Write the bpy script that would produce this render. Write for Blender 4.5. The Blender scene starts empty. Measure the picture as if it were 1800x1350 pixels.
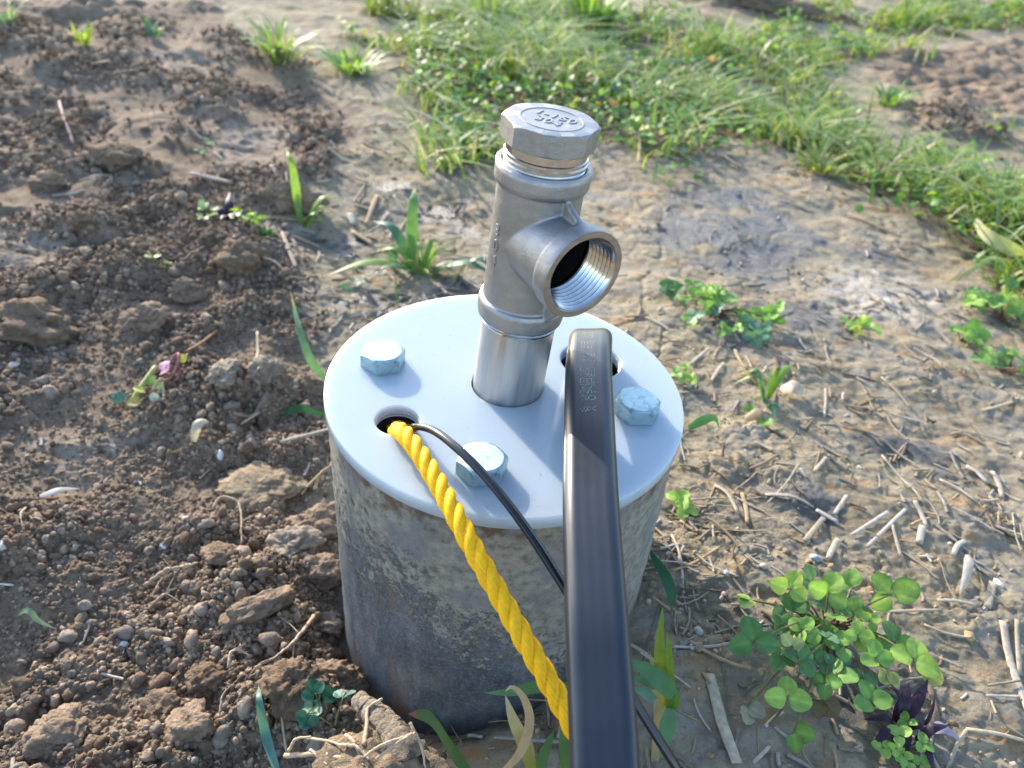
import bpy, bmesh, math, random
import numpy as np
from mathutils import Vector, Matrix, Quaternion
random.seed(7)
RNG = np.random.default_rng(11)
SC = bpy.context.scene
COL = SC.collection
R = math.radians

# ------------------------------------------------------------------ camera
CAM_C = Vector((0.0, -0.2927, 0.2217))
FW = Vector((0.0070, 0.7993, -0.6009)).normalized()
RT = Vector((0.9941, 0.0597, 0.0909)); RT = (RT - FW * RT.dot(FW)).normalized()
UP = RT.cross(FW).normalized()
FPX = 1368.4
cd = bpy.data.cameras.new('camera')
cam = bpy.data.objects.new('camera', cd); COL.objects.link(cam)
m = Matrix((RT, UP, -FW)).transposed().to_4x4(); m.translation = CAM_C
cam.matrix_world = m
cd.sensor_width = 36.0; cd.lens = 36.0 * FPX / 1800.0
cd.clip_start = 0.01; cd.clip_end = 300.0
cd.dof.use_dof = True; cd.dof.focus_distance = 0.325; cd.dof.aperture_fstop = 12.5
SC.camera = cam

# ------------------------------------------------------------------ light
SUN_AZ = 126.0      # direction towards the sun, degrees from +x
SUN_EL = 21.0
w = bpy.data.worlds.new('World'); SC.world = w; w.use_nodes = True
nt = w.node_tree; bg = nt.nodes['Background']
sky = nt.nodes.new('ShaderNodeTexSky'); sky.sky_type = 'NISHITA'; sky.sun_disc = False
sky.sun_elevation = R(SUN_EL); sky.sun_rotation = R(90.0 - SUN_AZ)
sky.air_density = 1.0; sky.dust_density = 1.0; sky.ozone_density = 1.6
nt.links.new(sky.outputs[0], bg.inputs[0]); bg.inputs[1].default_value = 0.148
sl = bpy.data.lights.new('sun', 'SUN'); sl.energy = 2.5; sl.angle = R(0.6); sl.color = (1.0, 0.91, 0.78)
so = bpy.data.objects.new('sun', sl); COL.objects.link(so)
sd = Vector((math.cos(R(SUN_AZ)) * math.cos(R(SUN_EL)), math.sin(R(SUN_AZ)) * math.cos(R(SUN_EL)), math.sin(R(SUN_EL))))
so.rotation_euler = sd.to_track_quat('Z', 'Y').to_euler()
SC.view_settings.view_transform = 'Standard'; SC.view_settings.look = 'None'
SC.view_settings.gamma = 1.0; SC.view_settings.exposure = 1.70

# ------------------------------------------------------------------ helpers
def tag(o, label=None, cat=None, group=None, kind=None):
    if label: o['label'] = label
    if cat: o['category'] = cat
    if group: o['group'] = group
    if kind: o['kind'] = kind
    return o
def link(name, me, mat=None, parent=None, smooth=True):
    o = bpy.data.objects.new(name, me); COL.objects.link(o)
    if mat is not None and not me.materials: me.materials.append(mat)
    if smooth and len(me.polygons): me.polygons.foreach_set('use_smooth', [True] * len(me.polygons))
    if parent: o.parent = parent
    return o
def empty(name, loc, mat4=None):
    o = bpy.data.objects.new(name, None); COL.objects.link(o); o.empty_display_size = 0.01
    if mat4 is not None: o.matrix_world = mat4
    else: o.location = loc
    return o
def np_mesh(name, V, F, mat=None, parent=None, col=None, smooth=True, alpha_attr=None):
    """F: list of (n,k) integer arrays"""
    me = bpy.data.meshes.new(name)
    V = np.asarray(V, np.float32); me.vertices.add(len(V)); me.vertices.foreach_set('co', V.ravel())
    if not isinstance(F, (list, tuple)): F = [F]
    F = [np.asarray(f, np.int32) for f in F if len(f)]
    nl = sum(f.size for f in F); npoly = sum(len(f) for f in F)
    me.loops.add(nl); me.loops.foreach_set('vertex_index', np.concatenate([f.ravel() for f in F]))
    me.polygons.add(npoly)
    tot = np.concatenate([np.full(len(f), f.shape[1], np.int32) for f in F])
    me.polygons.foreach_set('loop_start', np.concatenate([[0], np.cumsum(tot)[:-1]]).astype(np.int32))
    me.update(calc_edges=True)
    if col is not None:
        a = me.color_attributes.new('Col', 'FLOAT_COLOR', 'POINT')
        c = np.ones((len(V), 4), np.float32); c[:, :np.asarray(col).shape[1]] = col
        a.data.foreach_set('color', c.ravel())
    return link(name, me, mat, parent, smooth)
def bm_mesh(name, bm, mat=None, parent=None, smooth=True):
    bmesh.ops.recalc_face_normals(bm, faces=bm.faces)
    me = bpy.data.meshes.new(name); bm.to_mesh(me); bm.free()
    return link(name, me, mat, parent, smooth)
def sharp(o, ang=35):
    me = o.data
    bm = bmesh.new(); bm.from_mesh(me)
    for e in bm.edges:
        if len(e.link_faces) == 2 and e.calc_face_angle(0) > R(ang): e.smooth = False
    bm.to_mesh(me); bm.free()
    return o
def baked(o):
    dg = bpy.context.evaluated_depsgraph_get(); dg.update()
    me = bpy.data.meshes.new_from_object(o.evaluated_get(dg))
    old = o.data; o.modifiers.clear()
    if o.type == 'MESH':
        mats = list(old.materials); o.data = me
        if mats and not me.materials: me.materials.append(mats[0])
        return o
    return me

# photo pixel -> ray
def ray(px, py):
    d = FW + RT * ((px - 900.0) / FPX) - UP * ((py - 675.0) / FPX)
    return d.normalized()
def onz(px, py, z=0.0):
    d = ray(px, py); t = (z - CAM_C.z) / d.z
    return CAM_C + d * t
def atdist(px, py, depth):
    d = ray(px, py); return CAM_C + d * (depth / d.dot(FW))

# ------------------------------------------------------------------ noise
def _h(ix, iy, s):
    ix = ix.astype(np.int64).astype(np.uint32); iy = iy.astype(np.int64).astype(np.uint32)
    h = ix * np.uint32(374761393) + iy * np.uint32(668265263) + np.uint32((s * 974634777) & 0xffffffff)
    h = (h ^ (h >> np.uint32(13))) * np.uint32(1274126177)
    h = h ^ (h >> np.uint32(16)); h = h * np.uint32(2246822519); h = h ^ (h >> np.uint32(15))
    return h.astype(np.float32) * np.float32(1 / 4294967296.0)
def vn(x, y, s=0):
    ix = np.floor(x); iy = np.floor(y); fx = x - ix; fy = y - iy
    ux = fx * fx * fx * (fx * (fx * 6 - 15) + 10); uy = fy * fy * fy * (fy * (fy * 6 - 15) + 10)
    a = _h(ix, iy, s); b = _h(ix + 1, iy, s); c = _h(ix, iy + 1, s); d = _h(ix + 1, iy + 1, s)
    return (a + (b - a) * ux + (c - a) * uy + (a - b - c + d) * ux * uy) * 2 - 1
def fbm(x, y, s=0, o=4, g=0.5):
    r = 0; a = 1.0; t = 0
    for i in range(o):
        r = r + a * vn(x, y, s + i * 17); t += a; a *= g; x = x * 2.03 + 5.1; y = y * 2.03 - 3.7
    return r / t
def clods(x, y, s, sharpn=0.5):
    """lumpy cell domes 0..1"""
    ix = np.floor(x); iy = np.floor(y); best = np.zeros_like(x, dtype=np.float32)
    for dx in (-1, 0, 1):
        for dy in (-1, 0, 1):
            cx = ix + dx; cy = iy + dy
            px = cx + _h(cx, cy, s); py = cy + _h(cx, cy, s + 1)
            rad = 0.35 + 0.55 * _h(cx, cy, s + 2)
            asp = 0.7 + 0.6 * _h(cx, cy, s + 3)
            q = 1 - ((x - px) ** 2 * asp + (y - py) ** 2 / asp) / (rad * rad)
            hh = np.sqrt(np.clip(q, 0, None)) * rad
            best = np.maximum(best, hh)
    return best
def sstep(a, b, x):
    t = np.clip((x - a) / (b - a), 0, 1); return t * t * (3 - 2 * t)

# ------------------------------------------------------------------ ground
def A(v): return np.asarray(v, dtype=np.float64)
def Hflat(x, y):
    r = np.hypot(x, y)
    b = -0.135 + 0.038 * np.tanh(x / 0.09) * np.exp(-(r / 0.45) ** 2)
    ang = np.arctan2(y, x)
    fr = np.clip(np.cos(ang - R(-118)), 0, 1) ** 1.5
    b = b - 0.028 * fr * np.exp(-((r - 0.083) / 0.016) ** 2)
    return b
def ground_px(px, py, hf=None):
    z = -0.135
    for i in range(40):
        p = onz(px, py, z)
        z2 = float((hf or Hmac)(A([p.x]), A([p.y]))[0]); z = 0.5 * z + 0.5 * z2
    return onz(px, py, z)
def poly_px(pts): return np.array([[*ground_px(a, b, Hflat)[:2]] for a, b in pts])
def pdist(poly, x, y):
    """signed distance, positive inside"""
    d = np.full(x.shape, 1e9); ins = np.zeros(x.shape, bool); n = len(poly)
    for i in range(n):
        x1, y1 = poly[i]; x2, y2 = poly[(i + 1) % n]
        ex, ey = x2 - x1, y2 - y1
        t = np.clip(((x - x1) * ex + (y - y1) * ey) / (ex * ex + ey * ey + 1e-12), 0, 1)
        d = np.minimum(d, np.hypot(x - x1 - t * ex, y - y1 - t * ey))
        c = ((y1 > y) != (y2 > y))
        with np.errstate(divide='ignore', invalid='ignore'):
            xi = (x2 - x1) * (y - y1) / (y2 - y1 + 1e-15) + x1
        ins ^= c & (x < xi)
    return np.where(ins, d, -d)
P_TILL = poly_px([(640, 1349), (625, 1210), (600, 1100), (590, 860), (570, 700), (560, 560), (520, 470), (470, 400), (520, 330), (600, 290),
                  (640, 200), (560, 130), (420, 60), (400, 4), (-300, 4), (-700, 500), (-700, 1349), (200, 1600), (640, 1600)])
P_TURF = poly_px([(660, 4), (640, 60), (660, 140), (690, 215), (760, 285), (860, 310), (1060, 275), (1110, 330), (1200, 352), (1300, 315),
                  (1430, 350), (1580, 395), (1630, 440), (1680, 455), (1690, 550), (1720, 620), (1830, 670), (2300, 600), (2300, 4)])
P_BARE = poly_px([(1500, 130), (1560, 95), (1680, 80), (1800, 70), (2000, 90), (2000, 240), (1800, 235), (1680, 262), (1590, 262), (1540, 220)])
P_BARE2 = poly_px([(1240, 8), (1400, 6), (1520, 18), (1480, 40), (1330, 44), (1240, 36)])
P_WET = poly_px([(1165, 350), (1230, 330), (1330, 335), (1410, 380), (1420, 440), (1390, 500), (1290, 500), (1200, 480), (1150, 420)])
P_PALE = poly_px([(1420, 490), (1560, 470), (1690, 520), (1680, 570), (1560, 600), (1440, 570)])
P_PALE2 = poly_px([(0, 385), (90, 380), (140, 440), (110, 480), (0, 500), (-60, 440)])
P_PALE3 = poly_px([(60, 790), (200, 735), (300, 770), (260, 830), (120, 850)])
P_PALE4 = poly_px([(390, 215), (500, 220), (500, 260), (420, 280), (370, 250)])
P_PALE5 = poly_px([(240, 95), (380, 100), (400, 150), (300, 150)])
def masks(x, y):
    wv = 0.5 + 0.5 * np.hypot(x, y - 0.0)
    n1 = fbm(x * 22, y * 22, 3, 3) * 0.035 * wv
    n2 = fbm(x * 9, y * 9, 5, 4) * 0.13 * wv
    T = sstep(-0.02, 0.03, pdist(P_TILL, x, y) + n1)
    dg = np.minimum(pdist(P_TURF, x, y), -pdist(P_BARE, x, y)); dg = np.minimum(dg, -pdist(P_BARE2, x, y))
    G = sstep(-0.02, 0.06, dg + n2 - 0.01 * wv) * sstep(-0.36, -0.06, fbm(x * 5.5, y * 8, 6, 4))
    T = np.maximum(T, sstep(-0.03, 0.08, np.maximum(pdist(P_BARE, x, y), pdist(P_BARE2, x, y)) + n2))
    W = sstep(-0.02, 0.03, pdist(P_WET, x, y) + n2 * 0.3) * sstep(-0.50, -0.05, fbm(x * 22, y * 26, 9, 4))
    W = np.maximum(W, 0.8 * (1 - sstep(0.55, 0.95, np.hypot(x, y))) * (1 - T) * (1 - G) * sstep(0.22, 0.42, fbm(x * 11 + 5, y * 17, 10, 4)))
    Pl = np.maximum.reduce([sstep(-0.02, 0.04, pdist(q, x, y) + n2 * 0.3) for q in (P_PALE, P_PALE2, P_PALE3, P_PALE4, P_PALE5)])
    return T, G, W, Pl
def Hmac(x, y):
    x = A(x); y = A(y); r = np.hypot(x, y)
    T = sstep(-0.03, 0.05, pdist(P_TILL, x, y))
    k = sstep(0.09, 0.20, r)
    h = Hflat(x, y)
    h = h + T * k * (0.011 * fbm(x * 9, y * 9, 21, 2) + 0.020 * sstep(0.3, 0.8, r) * fbm(x * 3.5, y * 3.5, 22, 2))
    h = h + (1 - T) * k * (0.005 * fbm(x * 7, y * 7, 23, 2) + 0.012 * sstep(0.35, 0.9, r) * fbm(x * 3, y * 3, 24, 2))
    return h
def H(x, y, M=None, spacing=None):
    x = A(x); y = A(y)
    T, G, W, Pl = masks(x, y) if M is None else M
    h = Hmac(x, y)
    r = np.hypot(x, y)
    smooth = np.clip(Pl, 0, 1) * T
    pt = np.clip(0.55 + 0.9 * fbm(x * 14, y * 14, 31, 2), 0.1, 1.2) * (1 - 0.6 * smooth)
    wx = x + 0.004 * vn(x * 120, y * 120, 61); wy = y + 0.004 * vn(x * 120, y * 120, 62)
    def fade(cell): return 1.0 if spacing is None else sstep(1.6, 4.0, cell / spacing)
    h = h + T * pt * (0.013 * clods(wx / 0.042, wy / 0.042, 101) * (1 - smooth) + 0.010 * clods(wx / 0.019, wy / 0.019, 111)
                      + fade(0.009) * 0.0058 * clods(wx / 0.009, wy / 0.009, 121) + fade(0.0042) * 0.0040 * clods(wx / 0.0042, wy / 0.0042, 131) + 0.0030 * fbm(x * 130, y * 130, 34, 4) + fade(0.004) * 0.0016 * fbm(x * 600, y * 600, 35, 2))
    h = h + T * smooth * 0.009 * fbm(x * 30, y * 55, 33, 5, 0.6)
    c = 1 - T
    rid = 1 - np.abs(fbm(x * 26, y * 34, 41, 3)) * 2
    h = h + c * (0.0050 * fbm(x * 20, y * 28, 42, 5, 0.55) + 0.0012 * np.clip(rid, 0, 1) + 0.0009 * fbm(x * 160, y * 190, 43, 4)
                 - 0.0012 * sstep(0.86, 1.0, 1 - np.abs(fbm(x * 30 + 7, y * 22, 45, 2))))
    cp = np.clip(fbm(x * 18, y * 18, 44, 2) * 2 - 0.1, 0, 1)
    h = h + c * 0.7 * cp * (0.0028 * clods(wx / 0.012, wy / 0.012, 141) + fade(0.005) * 0.0022 * clods(wx / 0.005, wy / 0.005, 151))
    h = h + G * 0.006 * fbm(x * 16, y * 16, 46, 2)
    bare = sstep(-0.02, 0.06, pdist(P_BARE, x, y))
    h = h + bare * (0.010 * clods(wx / 0.05, wy / 0.05, 161) + 0.008 * clods(wx / 0.02, wy / 0.02, 171))
    return h
def Hs(x, y): return float(H(A([x]), A([y]))[0])
def Gp(px, py, dz=0.0):
    p = ground_px(px, py); return Vector((p.x, p.y, Hs(p.x, p.y) + dz))

# ------------------------------------------------------------------ materials
class Nodes:
    def __init__(s, name):
        s.m = bpy.data.materials.new(name); s.m.use_nodes = True; s.t = s.m.node_tree
        s.b = s.t.nodes['Principled BSDF']; s.out = s.t.nodes['Material Output']
    def n(s, typ, **kw):
        nd = s.t.nodes.new(typ)
        for k, v in kw.items(): setattr(nd, k, v)
        return nd
    def l(s, a, b): s.t.links.new(a, b)
    def val(s, k, v): s.b.inputs[k].default_value = v
    def coord(s, scale=(1, 1, 1), kind='Object'):
        tc = s.n('ShaderNodeTexCoord'); mp = s.n('ShaderNodeMapping'); mp.inputs['Scale'].default_value = scale
        s.l(tc.outputs[kind], mp.inputs[0]); return mp.outputs[0]
    def noise(s, scale, detail=4, rough=0.55, co=None, dist=0.0):
        nd = s.n('ShaderNodeTexNoise'); nd.inputs['Scale'].default_value = scale; nd.inputs['Detail'].default_value = detail
        nd.inputs['Roughness'].default_value = rough; nd.inputs['Distortion'].default_value = dist
        s.l(co if co is not None else s.coord(), nd.inputs['Vector']); return nd.outputs['Fac']
    def ramp(s, fac, stops, interp='LINEAR'):
        nd = s.n('ShaderNodeValToRGB'); nd.color_ramp.interpolation = interp
        e = nd.color_ramp.elements
        while len(e) < len(stops): e.new(0.5)
        for i, (p, c) in enumerate(stops):
            e[i].position = p; e[i].color = (*c, 1) if hasattr(c, '__len__') else (c, c, c, 1)
        s.l(fac, nd.inputs[0]); return nd.outputs[0]
    def mix(s, f, a, b, blend='MIX'):
        nd = s.n('ShaderNodeMix', data_type='RGBA', blend_type=blend)
        for i, v in ((0, f), (6, a), (7, b)):
            if hasattr(v, 'links') or hasattr(v, 'is_linked'): s.l(v, nd.inputs[i])
            elif i == 0: nd.inputs[0].default_value = v
            else: nd.inputs[i].default_value = (*v, 1)
        return nd.outputs[2]
    def math(s, op, a, b=0.0):
        nd = s.n('ShaderNodeMath', operation=op)
        for i, v in ((0, a), (1, b)):
            if hasattr(v, 'is_linked'): s.l(v, nd.inputs[i])
            else: nd.inputs[i].default_value = v
        return nd.outputs[0]
    def bump(s, h, strength, dist, prev=None):
        nd = s.n('ShaderNodeBump'); nd.inputs['Strength'].default_value = strength; nd.inputs['Distance'].default_value = dist
        s.l(h, nd.inputs['Height'])
        if prev is not None: s.l(prev, nd.inputs['Normal'])
        return nd.outputs[0]

def mat_ground():
    k = Nodes('ground_soil')
    at = k.n('ShaderNodeAttribute', attribute_name='Col'); sp = k.n('ShaderNodeSeparateColor'); k.l(at.outputs['Color'], sp.inputs[0])
    co = k.coord(); cs = k.coord((1, 1.7, 1))
    big = k.noise(9, 5, 0.6, co=co); mid = k.noise(60, 6, 0.65, co=co); fine = k.noise(420, 5, 0.7, co=co); pat = k.noise(22, 6, 0.68, co=cs, dist=0.4)
    till = k.mix(k.ramp(mid, [(0.34, 0.0), (0.66, 1.0)]), (0.15, 0.107, 0.073), (0.36, 0.272, 0.195))
    till = k.mix(k.ramp(fine, [(0.42, 0.0), (0.70, 0.7)]), till, (0.42, 0.315, 0.215))
    till = k.mix(k.ramp(fine, [(0.27, 0.8), (0.43, 0.0)]), till, (0.065, 0.045, 0.03))
    till = k.mix(k.ramp(pat, [(0.50, 0.0), (0.66, 0.6)]), till, (0.30, 0.225, 0.155))
    till = k.mix(k.ramp(big, [(0.34, 0.6), (0.46, 0.0)]), till, (0.095, 0.065, 0.044))
    clay = k.mix(k.ramp(mid, [(0.32, 0.0), (0.62, 1.0)]), (0.255, 0.202, 0.13), (0.47, 0.385, 0.255))
    clay = k.mix(k.ramp(pat, [(0.46, 0.0), (0.60, 0.85)]), clay, (0.375, 0.33, 0.262))
    clay = k.mix(k.ramp(k.noise(26, 6, 0.7, co=cs), [(0.56, 0.0), (0.66, 0.8)]), clay, (0.47, 0.29, 0.14))
    clay = k.mix(k.ramp(k.noise(14, 6, 0.7, co=cs), [(0.34, 0.75), (0.44, 0.0)]), clay, (0.17, 0.145, 0.115))
    clay = k.mix(k.ramp(fine, [(0.30, 0.75), (0.43, 0.0)]), clay, (0.12, 0.095, 0.065))
    clay = k.mix(k.ramp(k.noise(150, 6, 0.75, co=cs), [(0.60, 0.0), (0.68, 0.6)]), clay, (0.60, 0.52, 0.41))
    clay = k.mix(k.ramp(k.noise(31, 6, 0.75, co=co), [(0.62, 0.0), (0.70, 0.7)]), clay, (0.21, 0.20, 0.07))
    c = k.mix(sp.outputs[0], clay, till)
    c = k.mix(k.math('MULTIPLY', at.outputs['Alpha'], k.ramp(mid, [(0.40, 0.05), (0.6, 0.8)])), c, k.mix(sp.outputs[0], (0.66, 0.60, 0.53), (0.48, 0.40, 0.315)))
    c = k.mix(k.math('MULTIPLY', sp.outputs[1], 0.85), c, (0.13, 0.10, 0.06))
    c = k.mix(k.math('MULTIPLY', sp.outputs[2], k.ramp(mid, [(0.35, 1.0), (0.62, 0.78)])), c, (0.022, 0.027, 0.040))
    k.l(c, k.b.inputs['Base Color'])
    k.l(k.math('SUBTRACT', 0.95, k.math('MULTIPLY', sp.outputs[2], 0.68)), k.b.inputs['Roughness'])
    k.l(k.math('ADD', 0.2, k.math('MULTIPLY', sp.outputs[2], 0.6)), k.b.inputs['Specular IOR Level'])
    bn = k.bump(k.noise(260, 6, 0.75, co=co), 0.9, 0.0035); bn = k.bump(k.noise(1100, 4, 0.75, co=co), 0.8, 0.0009, bn)
    k.l(bn, k.b.inputs['Normal'])
    return k.m
def mat_vcol(name, rough=0.6, spec=0.3, translucent=0.0, bump=None, vary=0.25, scale=200):
    k = Nodes(name)
    at = k.n('ShaderNodeAttribute', attribute_name='Col')
    f = k.noise(scale, 4, 0.6)
    c = k.mix(1.0, at.outputs['Color'], k.ramp(f, [(0.25, 1 - vary), (0.75, 1 + vary)]), 'MULTIPLY')
    k.l(c, k.b.inputs['Base Color']); k.val('Roughness', rough); k.val('Specular IOR Level', spec)
    if bump: k.l(k.bump(k.noise(bump[0], 4, 0.65), bump[1], bump[2]), k.b.inputs['Normal'])
    if translucent:
        tr = k.n('ShaderNodeBsdfTranslucent'); ms = k.n('ShaderNodeMixShader'); ms.inputs[0].default_value = translucent
        tc = k.mix(1.0, c, (1.25, 1.3, 0.55), 'MULTIPLY'); k.l(tc, tr.inputs[0])
        k.l(k.b.outputs[0], ms.inputs[1]); k.l(tr.outputs[0], ms.inputs[2]); k.l(ms.outputs[0], k.out.inputs[0])
    return k.m
def mat_steel_cast():
    k = Nodes('cast_stainless_steel'); co = k.coord()
    f = k.noise(70, 4, co=co)
    k.l(k.ramp(f, [(0.3, (0.305, 0.305, 0.312)), (0.7, (0.415, 0.412, 0.415))]), k.b.inputs['Base Color'])
    k.val('Metallic', 1.0); k.l(k.ramp(k.noise(300, 3, co=co), [(0.3, 0.46), (0.7, 0.60)]), k.b.inputs['Roughness'])
    b = k.bump(k.noise(1500, 3, 0.6, co=co), 0.28, 0.0006); b = k.bump(k.noise(180, 2, 0.5, co=co), 0.12, 0.002, b)
    k.l(b, k.b.inputs['Normal']); return k.m
def mat_steel_smooth(name, rough, col, streak=None, bump=0.05):
    k = Nodes(name); co = k.coord(streak or (1, 1, 1))
    f = k.noise(400, 4, 0.6, co=co)
    k.l(k.ramp(f, [(0.3, tuple(c * 0.78 for c in col)), (0.7, col)]), k.b.inputs['Base Color'])
    k.val('Metallic', 1.0); k.l(k.ramp(f, [(0.25, rough * 0.75), (0.75, rough * 1.3)]), k.b.inputs['Roughness'])
    k.l(k.bump(f, bump, 0.0005), k.b.inputs['Normal']); return k.m
def mat_zinc():
    k = Nodes('zinc_plated_steel'); co = k.coord()
    f = k.noise(220, 5, 0.6, co=co, dist=0.6)
    k.l(k.ramp(f, [(0.28, (0.19, 0.255, 0.285)), (0.45, (0.34, 0.48, 0.54)), (0.6, (0.39, 0.56, 0.61)), (0.75, (0.45, 0.52, 0.57))]), k.b.inputs['Base Color'])
    k.val('Metallic', 0.9); k.l(k.ramp(k.noise(900, 3, co=co), [(0.3, 0.34), (0.7, 0.56)]), k.b.inputs['Roughness'])
    k.l(k.bump(k.noise(1200, 4, 0.7, co=co), 0.4, 0.0008), k.b.inputs['Normal']); return k.m
def mat_plate(name='white_polyethylene', sss=0.75):
    k = Nodes(name); co = k.coord()
    sp = k.ramp(k.noise(520, 2, 0.4, co=co), [(0.735, 0.0), (0.76, 1.0)])
    c = k.mix(k.math('MULTIPLY', sp, 0.5), (0.415, 0.485, 0.555), (0.25, 0.24, 0.23))
    c = k.mix(k.ramp(k.noise(30, 4, co=co), [(0.5, 0.0), (0.75, 0.10)]), c, (0.52, 0.49, 0.44))
    c = k.mix(k.ramp(k.noise(75, 6, 0.75, co=co, dist=0.8), [(0.60, 0.0), (0.70, 0.22)]), c, (0.45, 0.40, 0.33))
    k.l(c, k.b.inputs['Base Color']); k.l(k.ramp(k.noise(50, 4, co=co), [(0.3, 0.10), (0.7, 0.22)]), k.b.inputs['Roughness'])
    k.val('Subsurface Weight', sss); k.b.inputs['Subsurface Radius'].default_value = (1.0, 1.0, 1.0); k.val('Subsurface Scale', 0.016)
    k.l(k.bump(k.noise(25, 2, co=co), 0.05, 0.004), k.b.inputs['Normal'])
    return k.m
def mat_casing():
    k = Nodes('weathered_casing_steel'); co = k.coord(); st = k.coord((1, 1, 0.12))
    base = k.ramp(k.noise(110, 6, 0.7, co=k.coord((1, 1, 0.35))), [(0.3, (0.075, 0.085, 0.10)), (0.55, (0.15, 0.163, 0.182)), (0.75, (0.27, 0.285, 0.305))])
    base = k.mix(k.ramp(k.noise(700, 4, 0.7, co=co), [(0.50, 0.0), (0.68, 0.6)]), base, (0.36, 0.38, 0.41))
    base = k.mix(k.ramp(k.noise(28, 4, 0.6, co=st), [(0.60, 0.0), (0.72, 0.75)]), base, (0.33, 0.17, 0.08))
    tc = k.n('ShaderNodeTexCoord'); sx = k.n('ShaderNodeSeparateXYZ'); k.l(tc.outputs['Object'], sx.inputs[0])
    up = k.math('MULTIPLY', sx.outputs[2], 4.6)               # caked mud is thicker near the rim and on one side
    side = k.math('MULTIPLY', sx.outputs[0], 2.2)
    m1 = k.math('ADD', k.math('ADD', k.math('ADD', k.noise(36, 8, 0.78, co=co, dist=0.4), up), side), 0.36)
    m2 = k.math('ADD', m1, k.math('MULTIPLY', k.math('SUBTRACT', k.noise(330, 6, 0.8, co=co), 0.5), 1.0))
    mud = k.ramp(m2, [(0.495, 0.0), (0.53, 1.0)])
    mc = k.ramp(k.noise(230, 5, 0.65, co=co), [(0.3, (0.16, 0.142, 0.115)), (0.5, (0.33, 0.30, 0.25)), (0.75, (0.46, 0.425, 0.365))])
    mc = k.mix(k.ramp(k.noise(45, 4, co=co), [(0.52, 0.0), (0.62, 0.7)]), mc, (0.225, 0.225, 0.235))
    rim = k.ramp(k.math('ADD', k.math('MULTIPLY', sx.outputs[2], 22.0), k.math('MULTIPLY', k.noise(70, 5, 0.7, co=co), 1.0)), [(0.28, 0.0), (0.42, 0.75)])
    c = k.mix(mud, base, mc); c = k.mix(k.math('MULTIPLY', rim, k.ramp(k.noise(160, 4, co=co), [(0.42, 0.0), (0.6, 1.0)])), c, (0.11, 0.055, 0.03))
    k.l(c, k.b.inputs['Base Color'])
    k.l(k.math('SUBTRACT', 0.55, k.math('MULTIPLY', mud, -0.4)), k.b.inputs['Roughness'])
    k.l(k.math('MULTIPLY', k.math('SUBTRACT', 1.0, mud), 0.35), k.b.inputs['Metallic'])
    b = k.bump(k.math('MULTIPLY', mud, k.math('ADD', 0.4, k.noise(300, 6, 0.75, co=co))), 0.9, 0.0026); b = k.bump(k.noise(900, 3, 0.6, co=co), 0.25, 0.0006, b)
    k.l(b, k.b.inputs['Normal']); return k.m
def mat_plain(name, col, rough, spec=0.5, bump=None, vary=0.12, scale=300):
    k = Nodes(name); co = k.coord()
    k.l(k.ramp(k.noise(scale, 4, co=co), [(0.3, tuple(c * (1 - vary) for c in col)), (0.7, tuple(c * (1 + vary) for c in col))]), k.b.inputs['Base Color'])
    k.l(k.ramp(k.noise(scale * 0.7, 4, co=co), [(0.3, rough * (1 - vary)), (0.7, rough * (1 + vary))]), k.b.inputs['Roughness'])
    k.val('Specular IOR Level', spec)
    if bump: k.l(k.bump(k.noise(bump[0], 4, 0.6, co=co), bump[1], bump[2]), k.b.inputs['Normal'])
    return k.m
M_GROUND = mat_ground()
M_CAST = mat_steel_cast()
M_THREAD = mat_steel_smooth('polished_thread_steel', 0.17, (0.66, 0.64, 0.62))
M_PIPE = mat_steel_smooth('drawn_stainless_pipe', 0.42, (0.56, 0.55, 0.54), (1, 1, 0.06), 0.12)
M_FACE = mat_steel_smooth('machined_face_steel', 0.36, (0.46, 0.43, 0.40), (1, 0.08, 1), 0.2)
M_ZINC = mat_zinc(); M_PLATE = mat_plate(); M_PLATE2 = mat_plate('cut_polyethylene_thread', 0.0); M_CASING = mat_casing()
M_RUBBER_AND_SHADE = mat_plain('black_rubber_and_bore_shade', (0.012, 0.012, 0.013), 0.55, 0.4, (500, 0.2, 0.0006))  # gasket rubber; also the painted shade inside the tee's steel bore
M_CABLE = mat_plain('black_cable_jacket', (0.012, 0.016, 0.026), 0.34, 0.75, None, 0.05)
M_WIRE = mat_plain('black_wire_jacket', (0.008, 0.011, 0.020), 0.22, 0.55, (700, 0.05, 0.0003))
M_INK = mat_plain('pale_ink', (0.55, 0.58, 0.50), 0.7, 0.2)
M_ROPE = mat_vcol('yellow_polypropylene', 0.55, 0.3, 0.0, (1500, 0.3, 0.0005), 0.12, 700)
M_SOIL = mat_vcol('soil_clod', 0.95, 0.15, 0, (420, 0.8, 0.003), 0.35, 230)
M_LEAF = mat_vcol('leaf', 0.48, 0.4, 0.30, (350, 0.25, 0.001), 0.22, 240)
M_GRASS = mat_vcol('grass_blade', 0.45, 0.4, 0.32, None, 0.18, 160)
M_STRAW = mat_vcol('dry_straw', 0.75, 0.25, 0, (600, 0.4, 0.0008), 0.30, 260)
M_STONE = mat_vcol('pale_stone', 0.7, 0.3, 0, (500, 0.3, 0.001), 0.12, 250)

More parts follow.
